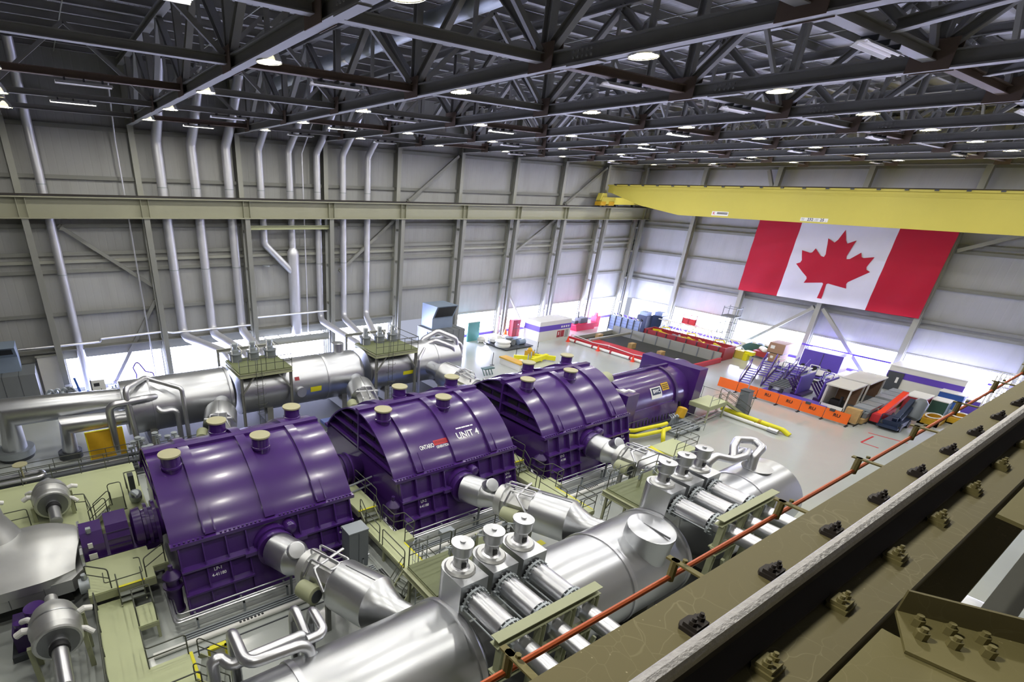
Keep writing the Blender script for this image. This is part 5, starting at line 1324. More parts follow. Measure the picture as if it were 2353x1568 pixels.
# red wall / skips behind the pit
t = thing('long_red_bin', 'long dark red open bin behind the pit loaded with yellow parts', 'bin', (69, 36, 0))
m = MB(); m.box(68.2, 30.4, .02, 68.32, 41.4, 1.6); m.box(70.6, 30.4, .02, 70.7, 41.4, 1.6); m.box(68.2, 30.3, .02, 70.7, 30.42, 1.6); m.box(68.2, 41.3, .02, 70.7, 41.42, 1.6); m.box(68.3, 30.4, .02, 70.6, 41.3, 1.2); build('bin_body', m, 'red_dark', t, smooth=False)
for k in range(8): build('bin_rib', MB().box(68.12, 31+1.4*k, .02, 68.2, 31.1+1.4*k, 1.6), 'dark_grey', t, smooth=False)
for k in range(16):
    x = 68.8+rr.random()*1.4; y = 31.3+rr.random()*9.4; a = rr.random()*3
    one('lifting_part', MB().bar((x-.5*math.cos(a), y-.7*math.sin(a), 1.3), (x+.5*math.cos(a), y+.7*math.sin(a), 1.38), .22, .2), ('yellow', 'yellow_dull', 'galv', 'yellow')[k % 4],
        '%s metal part lying in the long red bin, %s' % (('bright yellow', 'ochre', 'grey', 'yellow')[k % 4], ('%s from the left' % ORD[k] if k < 12 else 'right end, %s' % ORD[k-12])), 'part', 'parts in the red bin', smooth=False)
t = thing('yellow_beam', 'long pale yellow box beam lying behind the red bin', 'beam', (72, 36, 0))
build('beam', MB().box(71.4, 29.4, .02, 72.4, 42.6, 1.0), 'yellow_crane', t, smooth=False)
for k in range(6): build('beam_seam', MB().box(71.38, 30.5+2.1*k, .02, 71.4, 30.55+2.1*k, 1.0), 'dark_grey', t, smooth=False)
m = MB(); m.box(71.2, 28.9, .02, 71.9, 29.4, .9); m.box(71.4, 28.5, .7, 72.2, 29.5, 1.15); build('end_bracket', m, 'yellow', t, smooth=False)
for k, (y, z) in enumerate(((40.5, 1.0), (36.8, 1.0), (33.0, 1.0))):
    one('shackle_frame', MB().tube([(71.6, y, z), (71.9, y+.6, z+.5), (72.2, y-.4, z+.6), (71.8, y-1.0, z)], .07, 6, .1), 'yellow', 'bent yellow lifting frame on the pale yellow beam, %s from the left' % ORD[k], 'frame')
# grey panel rack
t = thing('panel_rack', 'upright rack of pale grey panels at the far left of the pit', 'rack', (67.6, 44, 0))
build('panel_sheet', MB().box(67.55, 41.7, .5, 67.7, 46.7, 2.5), 'blue_pale', t, smooth=False)
for k in range(6): build('rack_post', MB().box(67.45, 41.7+k*.98, .02, 67.55, 41.8+k*.98, 2.5), 'dark_grey', t, smooth=False)
m = MB()
for z in (.9, 1.3, 1.7, 2.1): m.box(67.53, 41.7, z, 67.56, 46.7, z+.03)
build('panel_joint', m, 'mid_grey', t, smooth=False)
for k in range(9):
    y = 41.8+k*.55; one('rack_fitting', MB().tube([(67.8, y, .05), (67.8, y, 2.6), (67.9, y+.3, 2.9-.2*(k % 2)), (68.1, y, 2.5)], .06, 6, .1), ('black', 'white', 'galv')[k % 3], '%s hose fitting hung over the panel rack, %s from the right' % (('black', 'white', 'grey')[k % 3], ORD[k]), 'fitting', 'fittings on the panel rack')
# small office left
def office(x0, x1, y0, y1, h, lab, zb0, zb1, name='site_office'):
    t = thing(name, lab, 'office', ((x0+x1)/2, (y0+y1)/2, 0))
    build('office_wall', MB().box(x0, y0, 0, x1, y1, h), 'office_white', t, smooth=False)
    build('roof_panel', MB().box(x0-.04, y0-.04, h, x1+.04, y1+.04, h+.06), 'white', t, smooth=False)
    build('purple_band', MB().box(x0-.02, y0-.02, zb0, x1+.02, y1+.02, zb1), 'office_purple', t, smooth=False)
    return t
t = office(53.4, 59.6, 46.95, 49.7, 2.6, 'small white office with violet band near the left wall', 1.35, 2.05)
for k, x in enumerate((57.0, 57.75)): build('red_board', MB().box(x, 46.9, .25, x+.62, 46.95, 1.15), 'red_dark', t, smooth=False)
build('red_board', MB().box(57.15, 46.88, .55, 57.3, 46.9, 1.0), 'white', t, smooth=False)
for k in range(4): build('wall_notice', MB().box(57.6+.45*k, 46.9, 1.55, 57.85+.45*k, 46.93, 1.8), 'white', t, smooth=False)
m = MB()
for k in range(7): m.box(58.6+.1*k, 46.93, .1, 58.63+.1*k, 46.95, 1.2)
build('wall_vent', m, 'mid_grey', t, smooth=False)
t = thing('red_skip', 'bright pink red skip with machines by the left wall', 'skip', (65, 50, 0))
m = MB(); m.prism([(-1.9, 0), (1.9, 0), (2.3, .9), (-2.3, .9)], (65.2, 48.7, 0), (1, 0, 0), (0, 0, 1), (0, 1.9, 0)); build('skip_body', m, 'pink_red', t, smooth=False); build('skip_rim', MB().box(62.8, 48.6, .85, 67.6, 50.7, .98), 'pink_red', t, smooth=False)
m = MB(); m.box(64.3, 49.1, .98, 65.9, 50.2, 1.7); m.cyl((64.2, 49.6, 1.7), (64.2, 49.6, 2.6), .1, n=8); m.box(63.2, 49.2, .98, 63.9, 50, 1.4); build('skip_load', m, 'dark_grey', t, smooth=False)
one('red_machine', MB().box(68.3, 49.4, 0, 69.2, 50.4, 1.6).box(68.4, 49.6, 1.6, 68.8, 50.0, 2.1), 'pink_red', 'small red machine right of the pink red skip', 'machine', smooth=False)
t = thing('red_cabinet', 'dull red twin cabinet by the left wall near the office', 'cabinet', (52.4, 50.6, 0))
build('cabinet_body', MB().box(51.9, 50.4, 0, 53.3, 51.2, 2.3), 'red_dark', t, smooth=False)
m = MB(); m.box(51.95, 50.38, 1.12, 53.25, 50.4, 1.18); m.box(52.58, 50.38, .1, 52.62, 50.4, 2.2); build('door_seam', m, 'dark_grey', t, smooth=False)
one('door_sticker', MB().box(52.75, 50.37, 1.6, 52.95, 50.39, 1.75), 'white', 'small white sticker on the dull red cabinet', 'sticker', smooth=False)
t = thing('teal_door_panel', 'teal green panel standing beside the air handling unit', 'panel', (45.6, 51.4, 0)); build('panel', MB().box(44.6, 51.2, 0, 46.6, 51.4, 2.5), 'teal', t, smooth=False); build('panel_edge', MB().box(44.5, 51.18, 2.5, 46.7, 51.42, 2.58), 'white', t, smooth=False)
# pallet with bundled equipment
t = thing('equipment_pallet', 'dark pallet on the floor by the left wall', 'pallet', (48.3, 47.3, 0))
build('pallet_deck', MB().box(46.2, 45.5, .1, 51.0, 49.6, .2), 'dark_grey', t, smooth=False); build('pallet_foot', MB().box(46.4, 45.8, 0, 50.8, 49.4, .1), 'black', t, smooth=False)
m = MB(); m.lathe([(.95, .2), (1.0, .3), (1.0, .5), (.9, .52), (.9, .75), (1.02, .78), (1.02, .9), (.7, .95)], (47.0, 47.0, 0), n=24); one('ring_stack', m, 'white', 'stack of round white rings on the dark pallet', 'rings')
m = MB(); m.cyl((48.2, 47.2, .2), (48.2, 47.2, 1.2), .5, n=18); m.cyl((48.2, 46.6, .7), (48.2, 46.3, .7), .4, n=16); one('pump_unit', m, 'duct_grey', 'grey pump head on the dark pallet', 'pump')
m = MB(); m.cyl((49.3, 46.6, .55), (50.4, 46.6, .55), .35, n=16); m.box(49.2, 47.0, .2, 50.3, 48.0, .9); one('motor_block', m, 'duct_blue', 'blue grey motor block on the dark pallet', 'motor')
for k, (x, y, c, w) in enumerate(((47.2, 49.0, 'white', 'white'), (48.2, 49.1, 'office_white', 'cream'), (49.2, 48.8, 'white', 'second white'), (46.2, 50.2, 'office_white', 'second cream'), (47.9, 50.4, 'white', 'third white'))):
    m = MB(); m.lathe([(.3, 0), (.55, .15), (.55, .5), (.3, .75), (.12, .8)], (x, y, .2 if y < 49.5 else 0), n=12); one('wrapped_bundle', m, c, '%s wrapped bundle behind the dark pallet' % w, 'bundle', 'wrapped bundles')
one('purple_sack', MB().lathe([(.3, 0), (.5, .2), (.3, .7), (.1, .75)], (49.6, 49.6, .0), n=12), 'pink_red', 'pink violet sack behind the dark pallet', 'sack')
one('orange_tent', MB().lathe([(.4, 0), (.3, .6), (.03, 1.5)], (50.4, 50.2, 0), n=8), 'orange', 'small orange peaked cover by the wall column', 'cover')
# yellow lifting beams on the floor near
t = thing('lifting_beam', 'ochre topped white lifting beam on the floor behind the far turbine', 'beam', (42.4, 40.6, 0))
build('beam_body', MB().box(42.0, 38.9, 0, 42.9, 42.1, .7), 'office_white', t, smooth=False); build('beam_top', MB().box(41.9, 38.8, .7, 43.0, 42.2, .85), 'yellow_dull', t, smooth=False)
t = thing('lifting_rig', 'bright yellow lifting frame with ochre winch beyond the far turbine', 'frame', (46.6, 41, 0))
m = MB(); m.bar((44.4, 42.3, .4), (47.0, 40.2, .4), .35, .5); m.bar((45.0, 40.0, .5), (48.2, 40.6, .5), .4, .5); m.bar((46.4, 42.4, .4), (48.6, 39.6, .4), .35, .5); build('frame_beam', m, 'yellow', t, smooth=False)
m = MB(); m.ball((46.2, 41.6, 1.2), .32, 14); m.box(45.8, 41.2, .5, 46.6, 42.0, 1.1); build('winch_drum', m, 'yellow_dull', t)
m = MB()
for k in range(4): m.cyl((44.8+k, 40.4+.5*k, .3), (44.9+k, 40.5+.5*k, 1.2), .08, n=8)
build('pin', m, 'galv', t)
one('white_crate', MB().box(43.4, 39.6, 0, 44.4, 41.0, .5), 'office_white', 'white low crate between the yellow lifting beams', 'crate', smooth=False)
t = thing('folding_bench', 'dark green folding bench on the floor behind the far turbine', 'bench', (37.9, 39.6, 0)); build('bench_top', MB().box(37.2, 39.3, .7, 38.6, 40.0, .8), 'green_dark', t, smooth=False)
for x in (37.3, 37.7, 38.1, 38.5): build('leg', MB().bar((x, 39.4, 0), (x, 39.9, .7), .07, .07), 'green_dark', t, smooth=False)
for k, (x, y) in enumerate(((40.75, 42.0), (45.35, 42.9), (49.2, 43.1))):
    t = thing('barrier_post', 'slim dark floor post on a disc base, %s from the back vessels' % ORD[k], 'post', (x, y, 0)); build('post', MB().cyl((x, y, 0), (x, y, 1.5), .04, n=6), 'dark_grey', t); build('base', MB().cyl((x, y, 0), (x, y, .04), .25, n=12), 'dark_grey', t)
# wall side machines beyond the pit
for k, (x, y) in enumerate(((72.9, 44.6), (74.8, 43.4))):
    t = thing('blue_machine', 'pale blue boxy machine beyond the panel rack, %s' % ('left', 'right')[k], 'machine', (x, y, 0)); build('machine_body', MB().box(x-.7, y-.8, 0, x+.7, y+.8, 2.4), 'blue_dark', t, smooth=False); build('machine_top', MB().box(x-.6, y-.6, 2.4, x+.6, y+.6, 2.9), 'blue_pale', t, smooth=False)
t = thing('steel_truss', 'white tubular truss frame lying behind the yellow beam', 'frame', (75, 41, 0))
m = MB()
for k in range(8): a = (73.9, 43-1.1*k, .1+2.0*(k % 2)); b = (73.9, 41.9-1.1*k, .1+2.0*((k+1) % 2)); m.cyl(a, b, .07, n=6); m.cyl((75.2, 43-1.1*k, .1+1.6*((k+1) % 2)), (75.2, 41.9-1.1*k, .1+1.6*(k % 2)), .06, n=6)
for z in (.1, 2.1): m.cyl((73.9, 43, z), (73.9, 34.3, z), .08, n=6)
build('tubes', m, 'white', t)
m = MB(); m.box(75.5, 34.5, 1.7, 76.3, 47, 1.85); build('shelf', m, 'steel_pale', t, smooth=False)
t = thing('red_scissor_lift', 'pinkish red scissor lift basket beside the scaffold tower', 'lift', (76, 39.2, 0))
m = MB(); m.box(75.0, 38.2, 2.0, 77.2, 40.2, 2.1)
for x in (75.0, 77.1):
    for y in (38.2, 39.2, 40.1): m.box(x, y, 2.1, x+.08, y+.08, 3.3)
m.box(75.0, 38.2, 2.1, 75.05, 40.2, 2.8); m.box(75.0, 38.2, 3.22, 75.08, 40.2, 3.3); m.box(77.1, 38.2, 3.22, 77.2, 40.2, 3.3); m.box(75, 38.2, 3.22, 77.2, 38.28, 3.3)
build('basket', m, 'red', t, smooth=False)
m = MB()
for k in range(3):
    m.bar((75.2, 38.5, .5+.5*k), (75.2, 39.9, 1.0+.5*k), .07, .07); m.bar((75.2, 39.9, .5+.5*k), (75.2, 38.5, 1.0+.5*k), .07, .07)
m.box(75, 38.3, .1, 77, 40.1, .5); build('lift_base', m, 'white', t, smooth=False)
t = thing('scaffold_tower', 'grey mobile scaffold tower before the far window', 'scaffold', (74.4, 33.7, 0))
for x in (73.7, 75.2):
    for y in (32.9, 34.5): build('upright', MB().cyl((x, y, 0), (x, y, 5.6), .05, n=6), 'mid_grey', t)
for k in range(5):
    z = 1.4+k; m = MB()
    for x in (73.7, 75.2): m.cyl((x, 32.9, z), (x, 34.5, z), .04, n=6)
    for y in (32.9, 34.5): m.cyl((73.7, y, z), (75.2, y, z), .04, n=6)
    build('ring_rail', m, 'mid_grey', t)
build('platform', MB().box(73.6, 32.8, 4.3, 75.3, 34.6, 4.4), 'mid_grey', t, smooth=False)
m = MB()
for x in (73.7, 75.2): m.cyl((x, 32.9, .2), (x, 34.5, 1.4), .035, n=5); m.cyl((x, 34.5, .2), (x, 32.9, 1.4), .035, n=5)
build('scaffold_brace', m, 'white', t)
t = thing('trestle', 'white crossed trestle right of the scaffold tower', 'trestle', (74.6, 31.8, 0)); m = MB()
for x in (74, 75.2):
    m.bar((x, 30.8, .05), (x, 32.6, 1.5), .1, .1); m.bar((x, 32.6, .05), (x, 30.8, 1.5), .1, .1)
m.box(73.9, 30.7, 1.45, 75.3, 32.7, 1.55); build('legs', m, 'white', t, smooth=False); build('trestle_top', MB().box(73.9, 30.7, 1.55, 75.3, 32.7, 1.6), 'galv', t, smooth=False)
t = thing('dark_container', 'dark grey green open container before the far window', 'container', (75.6, 31, 0))
m = MB(); m.box(75.8, 28.6, 0, 77.0, 31.8, 1.3); build('container_body', m, 'green_dark', t, smooth=False)
for k in range(4): one('container_load', MB().box(75.9, 28.8+.75*k, 1.3, 76.7, 29.3+.75*k, 1.5), ('white', 'blue_pale')[k % 2], '%s packet on the dark container, %s from the right' % (('white', 'blue')[k % 2], ORD[k]), 'packet', 'packets on the container', smooth=False)
t = thing('red_tray', 'red tray truck loaded with white sacks by the far column', 'truck', (75, 28.8, 0))
build('tray', MB().box(73.9, 27.9, .3, 75.6, 29.6, .9), 'red_dark', t, smooth=False); m = MB()
for x in (74.1, 75.4): m.cyl((x, 27.95, .25), (x, 28.1, .25), .25, n=12); m.cyl((x, 29.4, .25), (x, 29.55, .25), .25, n=12)
build('wheel', m, 'black', t)
for k in range(3): one('white_sack', MB().ball((74.3+.4*k, 28.4+.35*k, 1.1), .4, 10, .7), 'white', 'white sack on the red tray truck, %s from the left' % ORD[2-k], 'sack', 'sacks on the tray truck')
def crate(x0, y0, x1, y1, z0, z1, mat, lab):
    t = thing('crate', lab, 'crate', ((x0+x1)/2, (y0+y1)/2, z0)); build('crate_box', MB().box(x0, y0, z0+.1, x1, y1, z1), mat, t, smooth=False); build('crate_skid', MB().box(x0+.1, y0+.05, z0, x1-.1, y1-.05, z0+.1), 'dark_grey', t, smooth=False)
    m = MB(); m.box(x0-.02, y0+(y1-y0)*.6, z0+.3*(z1-z0)+.2, x0, y0+(y1-y0)*.85, z0+.75*(z1-z0)); build('crate_label', m, 'white', t, smooth=False)
crate(73.7, 26.4, 75.9, 27.6, 0, 1.1, 'brown', 'brown lower crate before the far column'); crate(73.7, 26.2, 76.0, 28.0, 1.1, 2.4, 'brown', 'brown upper crate with white label stacked before the far column')
# orange barriers
for k in range(6):
    y1 = 25.3-k*1.93; y0 = y1-1.88
    t = thing('orange_barrier', 'orange water barrier panel, %s from the generator' % ORD[k], 'barrier', (57.8, (y0+y1)/2, 0), 'orange barriers')
    m = MB(); m.prism([(0, .18), (.14, .18), (.10, 1.15), (.04, 1.15)], (57.73, y0, 0), (1, 0, 0), (0, 0, 1), (0, y1-y0, 0)); build('barrier_panel', m, 'orange', t, smooth=False)
    m = MB(); m.box(57.5, y0-.06, 0, 58.1, y0+.1, .05); m.box(57.77, y0-.02, 0, 57.83, y0+.04, .9); build('barrier_foot', m, 'black', t, smooth=False)
    if k >= 2: build('barrier_lettering', text_mb('RU', .42, (lambda yy: lambda a, b, h: V((57.725+.03*(b+.42)-h, yy-a, .72+b)))((y0+y1)/2), .012, True), 'black', t, smooth=False)
    if k >= 4: build('barrier_clip', MB().box(57.70, y0+1.2, 1.0, 57.9, y0+1.6, 1.2), 'dark_grey', t, smooth=False)
# purple dismantled parts
def pframe_stair(x, y, l, lab, a=0.):
    t = thing('purple_stair_frame', lab, 'frame', (x, y, 0)); d = V((math.cos(a), math.sin(a), 0)); s = V((-d.y, d.x, 0)); o = V((x, y, 0))
    for k in (-1, 1): build('stringer', MB().bar(o+s*k*.5+V((0, 0, .1)), o+d*l+s*k*.5+V((0, 0, 1.5)), .08, .3), 'purple_dark', t, smooth=False)
    n = int(l/.35)
    for i in range(1, n): c = o+d*(l*i/n)+V((0, 0, .1+1.4*i/n)); build('tread', MB().obox(c, s*.5, d*.14, V((0, 0, .03))), 'purple_far', t, smooth=False)
    m = MB()
    for k in (-1, 1): m.tube([o+s*k*.5+V((0, 0, .1)), o+s*k*.5+V((0, 0, 1.1)), o+d*l+s*k*.5+V((0, 0, 2.4)), o+d*l+s*k*.5+V((0, 0, 1.5))], .04, 6, .1)
    build('hand_rail', m, 'purple_far', t)
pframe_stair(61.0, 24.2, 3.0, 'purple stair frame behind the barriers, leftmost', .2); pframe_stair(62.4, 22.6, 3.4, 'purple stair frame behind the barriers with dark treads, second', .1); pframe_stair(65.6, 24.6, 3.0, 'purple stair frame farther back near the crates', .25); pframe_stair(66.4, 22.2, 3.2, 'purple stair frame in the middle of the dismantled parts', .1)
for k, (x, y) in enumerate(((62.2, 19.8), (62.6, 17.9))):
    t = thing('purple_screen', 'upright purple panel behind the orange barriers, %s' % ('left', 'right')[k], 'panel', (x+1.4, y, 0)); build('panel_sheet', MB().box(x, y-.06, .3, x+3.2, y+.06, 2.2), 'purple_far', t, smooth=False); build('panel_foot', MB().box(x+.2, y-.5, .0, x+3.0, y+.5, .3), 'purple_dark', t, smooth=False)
    m = MB()
    for j in range(5): m.bar((x+.3+.6*j, y+.1, .4), (x+.6+.6*j, y+1.2, 1.5), .12, .12)
    build('panel_strut', m, 'purple_dark', t, smooth=False)
one('purple_floor_plate', MB().box(60.2, 16.6, 0, 62.0, 22.4, .25), 'purple_far', 'flat purple floor plate right behind the orange barriers', 'plate', smooth=False)
t = thing('steel_grid', 'grey steel grid deck among the purple parts', 'deck', (62.6, 21.2, 0)); build('grid_deck', MB().box(61.0, 20.4, .8, 64.4, 22.0, .9), 'mid_grey', t, smooth=False); m = MB()
for k in range(6): m.box(61.0+.62*k, 20.4, .9, 61.1+.62*k, 22.0, .98)
m.box(61.2, 20.6, .05, 61.4, 20.8, .8); m.box(64, 20.6, .05, 64.2, 20.8, .8); m.box(61.2, 21.7, .05, 61.4, 21.9, .8); m.box(64, 21.7, .05, 64.2, 21.9, .8); build('grid_bars', m, 'dark_grey', t, smooth=False)
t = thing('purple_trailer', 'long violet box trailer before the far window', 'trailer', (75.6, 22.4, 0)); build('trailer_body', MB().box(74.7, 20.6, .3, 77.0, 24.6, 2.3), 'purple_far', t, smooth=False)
for y in (21.5, 22.9, 24.1): build('trailer_wheel', MB().cyl((74.65, y, .3), (74.9, y, .3), .3, n=14), 'black', t)
build('trailer_seam', MB().box(74.67, 22.5, .4, 74.7, 22.56, 2.2), 'dark_grey', t, smooth=False)
for k in range(7):
    x = 68.0+.9*(k % 4); y = 18.2+1.0*k
    one('rail_section', MB().tube([(x, y, .2), (x, y, 1.6), (x, y+.9, 1.6), (x, y+.9, .2)], .05, 6, .1).tube([(x, y, .9), (x, y+.9, .9)], .04, 6), ('white', 'purple_far', 'galv')[k % 3], '%s guard rail section leaning among the dismantled parts, %s from the right' % (('white', 'violet', 'grey')[k % 3], ORD[k]), 'rail', 'rail sections')
for k in range(4):
    t = thing('deck_stack', 'stack of flat white deck sheets beyond the purple parts, %s from the right' % ORD[k], 'stack', (70.5, 19.5+1.7*k, 0), 'deck stacks')
    for j in range(3): build('deck_sheet', MB().box(69.4+.1*j, 18.8+1.7*k, .3+.28*j, 72.0, 20.0+1.7*k, .4+.28*j), ('white', 'purple_far', 'office_white')[j], t, smooth=False)
    build('bearer', MB().box(69.6, 18.9+1.7*k, 0, 71.8, 19.9+1.7*k, .3), 'dark_grey', t, smooth=False)
one('plank_stack', MB().box(70.2, 16.6, 1.0, 74.2, 19.2, 1.25).box(70.6, 17, 0, 71, 18.8, 1.0).box(73.2, 17, 0, 73.6, 18.8, 1.0), 'office_white', 'cream flat board on trestles behind the white cabins', 'board', smooth=False)
# white cabins
def cabin(x0, x1, y0, y1, lab):
    h = 2.3; t = thing('white_cabin', lab, 'cabin', ((x0+x1)/2, (y0+y1)/2, 0))
    for x in (x0, x1-.12):
        for y in (y0, y1-.12): build('corner_post', MB().box(x, y, 0, x+.12, y+.12, h), 'office_white', t, smooth=False)
    build('roof', MB().box(x0-.08, y0-.08, h, x1+.08, y1+.08, h+.12), 'office_white', t, smooth=False); build('floor_panel', MB().box(x0, y0, 0.05, x1, y1, .18), 'mid_grey', t, smooth=False)
    build('rear_panel', MB().box(x1-.1, y0+.12, .18, x1-.05, y1-.12, h), 'brown', t, smooth=False); m = MB(); m.box(x0+.4, y1-.08, .18, x1-.2, y1-.03, h); build('side_panel', m, 'office_white', t, smooth=False)
    m = MB(); m.box(x0+.6, y0+.5, .18, x0+1.3, y1-.5, .9); m.cyl((x0+.5, y0+.6, .18), (x0+.5, y0+.6, 1.4), .12, n=8); build('cabin_seat', m, 'black', t, smooth=False)
    m = MB(); m.box(x0, y0+.05, .18, x0+.05, y1-.05, .5); build('sill', m, 'white', t, smooth=False); return t
cabin(61.3, 64.6, 15.3, 17.3, 'white open fronted cabin behind the orange barriers'); cabin(65.2, 69.6, 15.2, 17.4, 'second white cabin farther back from the barriers')
# timber and beam stack
t = thing('beam_stack', 'long stack of grey beams strapped on timber', 'stack', (65, 13.9, 0))
for k in range(4): build('timber', MB().box(59.4, 13.2+.36*k, .12+0*k, 71.2, 13.5+.36*k, .55), 'wood', t, smooth=False)
for j in range(4): build('grey_beam', MB().box(59.8, 13.2+.36*j, .58, 70.8, 13.5+.36*j, 1.05), 'mid_grey', t, smooth=False)
for x in (62.3, 66.9): build('strap', MB().box(x, 13.15, .1, x+.08, 14.62, 1.08), 'office_white', t, smooth=False)
for x in (60.2, 65, 70): build('bearer', MB().box(x, 13.1, 0, x+.2, 14.65, .12), 'dark_grey', t, smooth=False)
for k in range(6):
    one('grey_slab', MB().box(60.4+1.6*k+.2*(k > 2), 13.25, 1.08, 61.8+1.6*k+.2*(k > 2), 14.5, 1.3+.12*(k > 2)), ('box_grey', 'galv')[k % 2], 'flat grey slab on top of the beam stack, %s from the barriers' % ORD[k], 'slab', 'slabs on the beam stack', smooth=False)
t = thing('wood_post_box', 'pale timber end box on feet at the end of the orange barriers', 'box', (58.8, 13.9, 0)); build('box_body', MB().box(58.55, 13.4, .2, 59.05, 14.5, 1.5), 'wood', t, smooth=False)
m = MB()
for y in (13.4, 13.9, 14.4): m.box(58.3, y, 0, 59.3, y+.06, .08); m.box(58.7, y, .08, 58.8, y+.06, .8)
build('box_feet', m, 'black', t, smooth=False)
# right office
t = office(74.3, 77.2, 10.4, 16.4, 2.7, 'white office with wide violet band before the far window at right', 1.5, 2.15)
build('dark_end', MB().box(74.22, 15.0, .1, 74.3, 16.3, 2.1), 'dark_grey', t, smooth=False); build('door_notice', MB().box(74.2, 15.3, 1.0, 74.22, 15.5, 1.6), 'white', t, smooth=False)
# mobile lifts
t = thing('boom_lift', 'dark blue folded boom lift parked at right', 'lift', (61.6, 11.5, 0))
m = MB(); m.box(60.5, 10.9, .3, 63.0, 12.2, .8); build('chassis', m, 'blue_dark', t, smooth=False)
for x in (60.8, 62.7):
    for y in (10.85, 12.1): build('wheel', MB().cyl((x, y, .35), (x, y+.25, .35), .35, n=16), 'black', t)
m = MB(); m.bar((60.7, 11.5, .9), (63.4, 11.5, 2.3), .35, .4); m.bar((61.2, 11.3, .9), (64.0, 11.3, 2.0), .3, .3); build('boom', m, 'blue_dark', t, smooth=False)
m = MB(); m.lathe([(.5, 0), (.6, .2), (.55, 1.6), (.3, 1.9)], (63.1, 11.0, .8), (.6, 0, 1), 14); build('engine_hood', m, 'mid_grey', t); m = MB(); m.box(60.0, 10.9, .25, 60.6, 12.4, .4); m.tube([(60.1, 11, .4), (60.1, 11, 1.4), (60.1, 12.3, 1.4), (60.1, 12.3, .4)], .04, 6, .1); build('basket', m, 'blue_dark', t, smooth=False)
t = thing('red_lift', 'red and pink folded lift beside the blue boom lift', 'lift', (62.4, 12.7, 0)); m = MB(); m.box(60.6, 12.45, .3, 64.5, 13.1, 1.0); build('chassis', m, 'red', t, smooth=False)
m = MB(); m.bar((60.8, 12.75, .7), (66.5, 12.75, 2.0), .45, .4); build('boom', m, 'cone_orange', t, smooth=False)
for x in (61, 64): build('wheel', MB().cyl((x, 12.4, .33), (x, 13.15, .33), .33, n=14), 'black', t)
def plainbox(name, x0, y0, x1, y1, h, mat, lab, top='white'):
    t = thing(name, lab, 'box', ((x0+x1)/2, (y0+y1)/2, 0)); build('box_body', MB().box(x0, y0, 0, x1, y1, h), mat, t, smooth=False); build('box_lid', MB().box(x0-.04, y0-.04, h, x1+.04, y1+.04, h+.08), top, t, smooth=False); return t
plainbox('red_box', 68.0, 11.5, 70.4, 12.95, 1.5, 'red_dark', 'dull red box with white lid behind the lifts'); plainbox('green_box', 69.9, 10.2, 71.4, 11.4, 1.25, 'green_dark', 'dark green box with white lid at right')
plainbox('blue_box', 73.0, 9.9, 74.2, 11.7, 1.5, 'blue', 'blue box with white lid before the far window'); plainbox('violet_box', 73.0, 8.2, 74.2, 9.7, 1.3, 'purple_far', 'violet box right of the blue box')
for k, (x, y, lab) in enumerate(((66.4, 10.2, 'ochre timber frame with white hoops behind the blue lift'), (69.0, 9.0, 'ochre timber frame near the copper bar at right'))):
    t = thing('timber_frame', lab, 'frame', (x, y, 0)); m = MB(); m.box(x-1.2, y-.7, .1, x+1.2, y-.5, .6); m.box(x-1.2, y+.5, .1, x+1.2, y+.7, .6); m.box(x-1.2, y-.7, 0, x-1.0, y+.7, .6); m.box(x+1.0, y-.7, 0, x+1.2, y+.7, .6); m.box(x-1.2, y-.7, 0, x+1.2, y+.7, .12); build('frame_board', m, 'yellow_dull', t, smooth=False)
    m = MB(); m.tube([(x+.9*math.cos(a), y+.55*math.sin(a), .7) for a in [2*PI*i/16 for i in range(17)]], .06, 6); build('hoop', m, 'white', t)
for k in range(3):
    t = thing('white_scaffold', 'white scaffold frame at the right edge by the crane beam, %s from the camera' % ORD[k], 'scaffold', (70.5+2.6*k, 7.4, 0)); x = 69.4+2.6*k; m = MB()
    for a in (0, 1.8):
        for y in (6.6, 8.2): m.cyl((x+a, y, 0), (x+a, y, 4.8-.6*k), .05, n=6)
    build('upright', m, 'white', t); m = MB()
    for j in range(4):
        z = .9+j*1.0
        for a in (0, 1.8): m.cyl((x+a, 6.6, z), (x+a, 8.2, z), .04, n=5)
        for y in (6.6, 8.2): m.cyl((x, y, z), (x+1.8, y, z), .04, n=5)
        m.cyl((x, 6.6, z-.9), (x+1.8, 6.6, z), .03, n=5)
    build('ring_rail', m, 'white', t)
t = thing('grey_tank', 'grey round tank before the far window at the right edge', 'tank', (76.5, 7.6, 0)); m = MB(); m.lathe([(.9, 2.6), (1.1, 2.9), (1.1, 4.0), (.8, 4.3)], (76.6, 6.6, 0), n=18); build('tank_body', m, 'steel_grey', t); m = MB()
for a in (-.7, .7): m.box(76.5+a, 6.5, 0, 76.7+a, 6.7, 2.9)
build('leg', m, 'steel_grey', t, smooth=False)
# pink floor lines
for k, (a, b) in enumerate((((54.9, 11.7), (57.4, 11.65)), ((54.9, 11.7), (54.85, 10.5)), ((58.0, 12.2), (58.4, 9.6)))):
    m = MB(); m.bar((a[0], a[1], .004), (b[0], b[1], .004), .14, .006); one('floor_line', m, 'red', ('pink painted floor line pointing at the blue lift', 'short pink painted floor line nearest the camera', 'pink painted floor line under the blue lift')[k], 'marking', smooth=False)
m = MB(); m.box(73.7, 9.2, 3.5, 74.1, 12.4, 3.62)
guardrail('guard_rail', [(46.0, 29.2, 0), (52.0, 29.6, 0), (57.4, 29.8, 0)], 'silver guard rail behind the generator toward the pit', 'rail_grey', h=1.6, spacing=3)
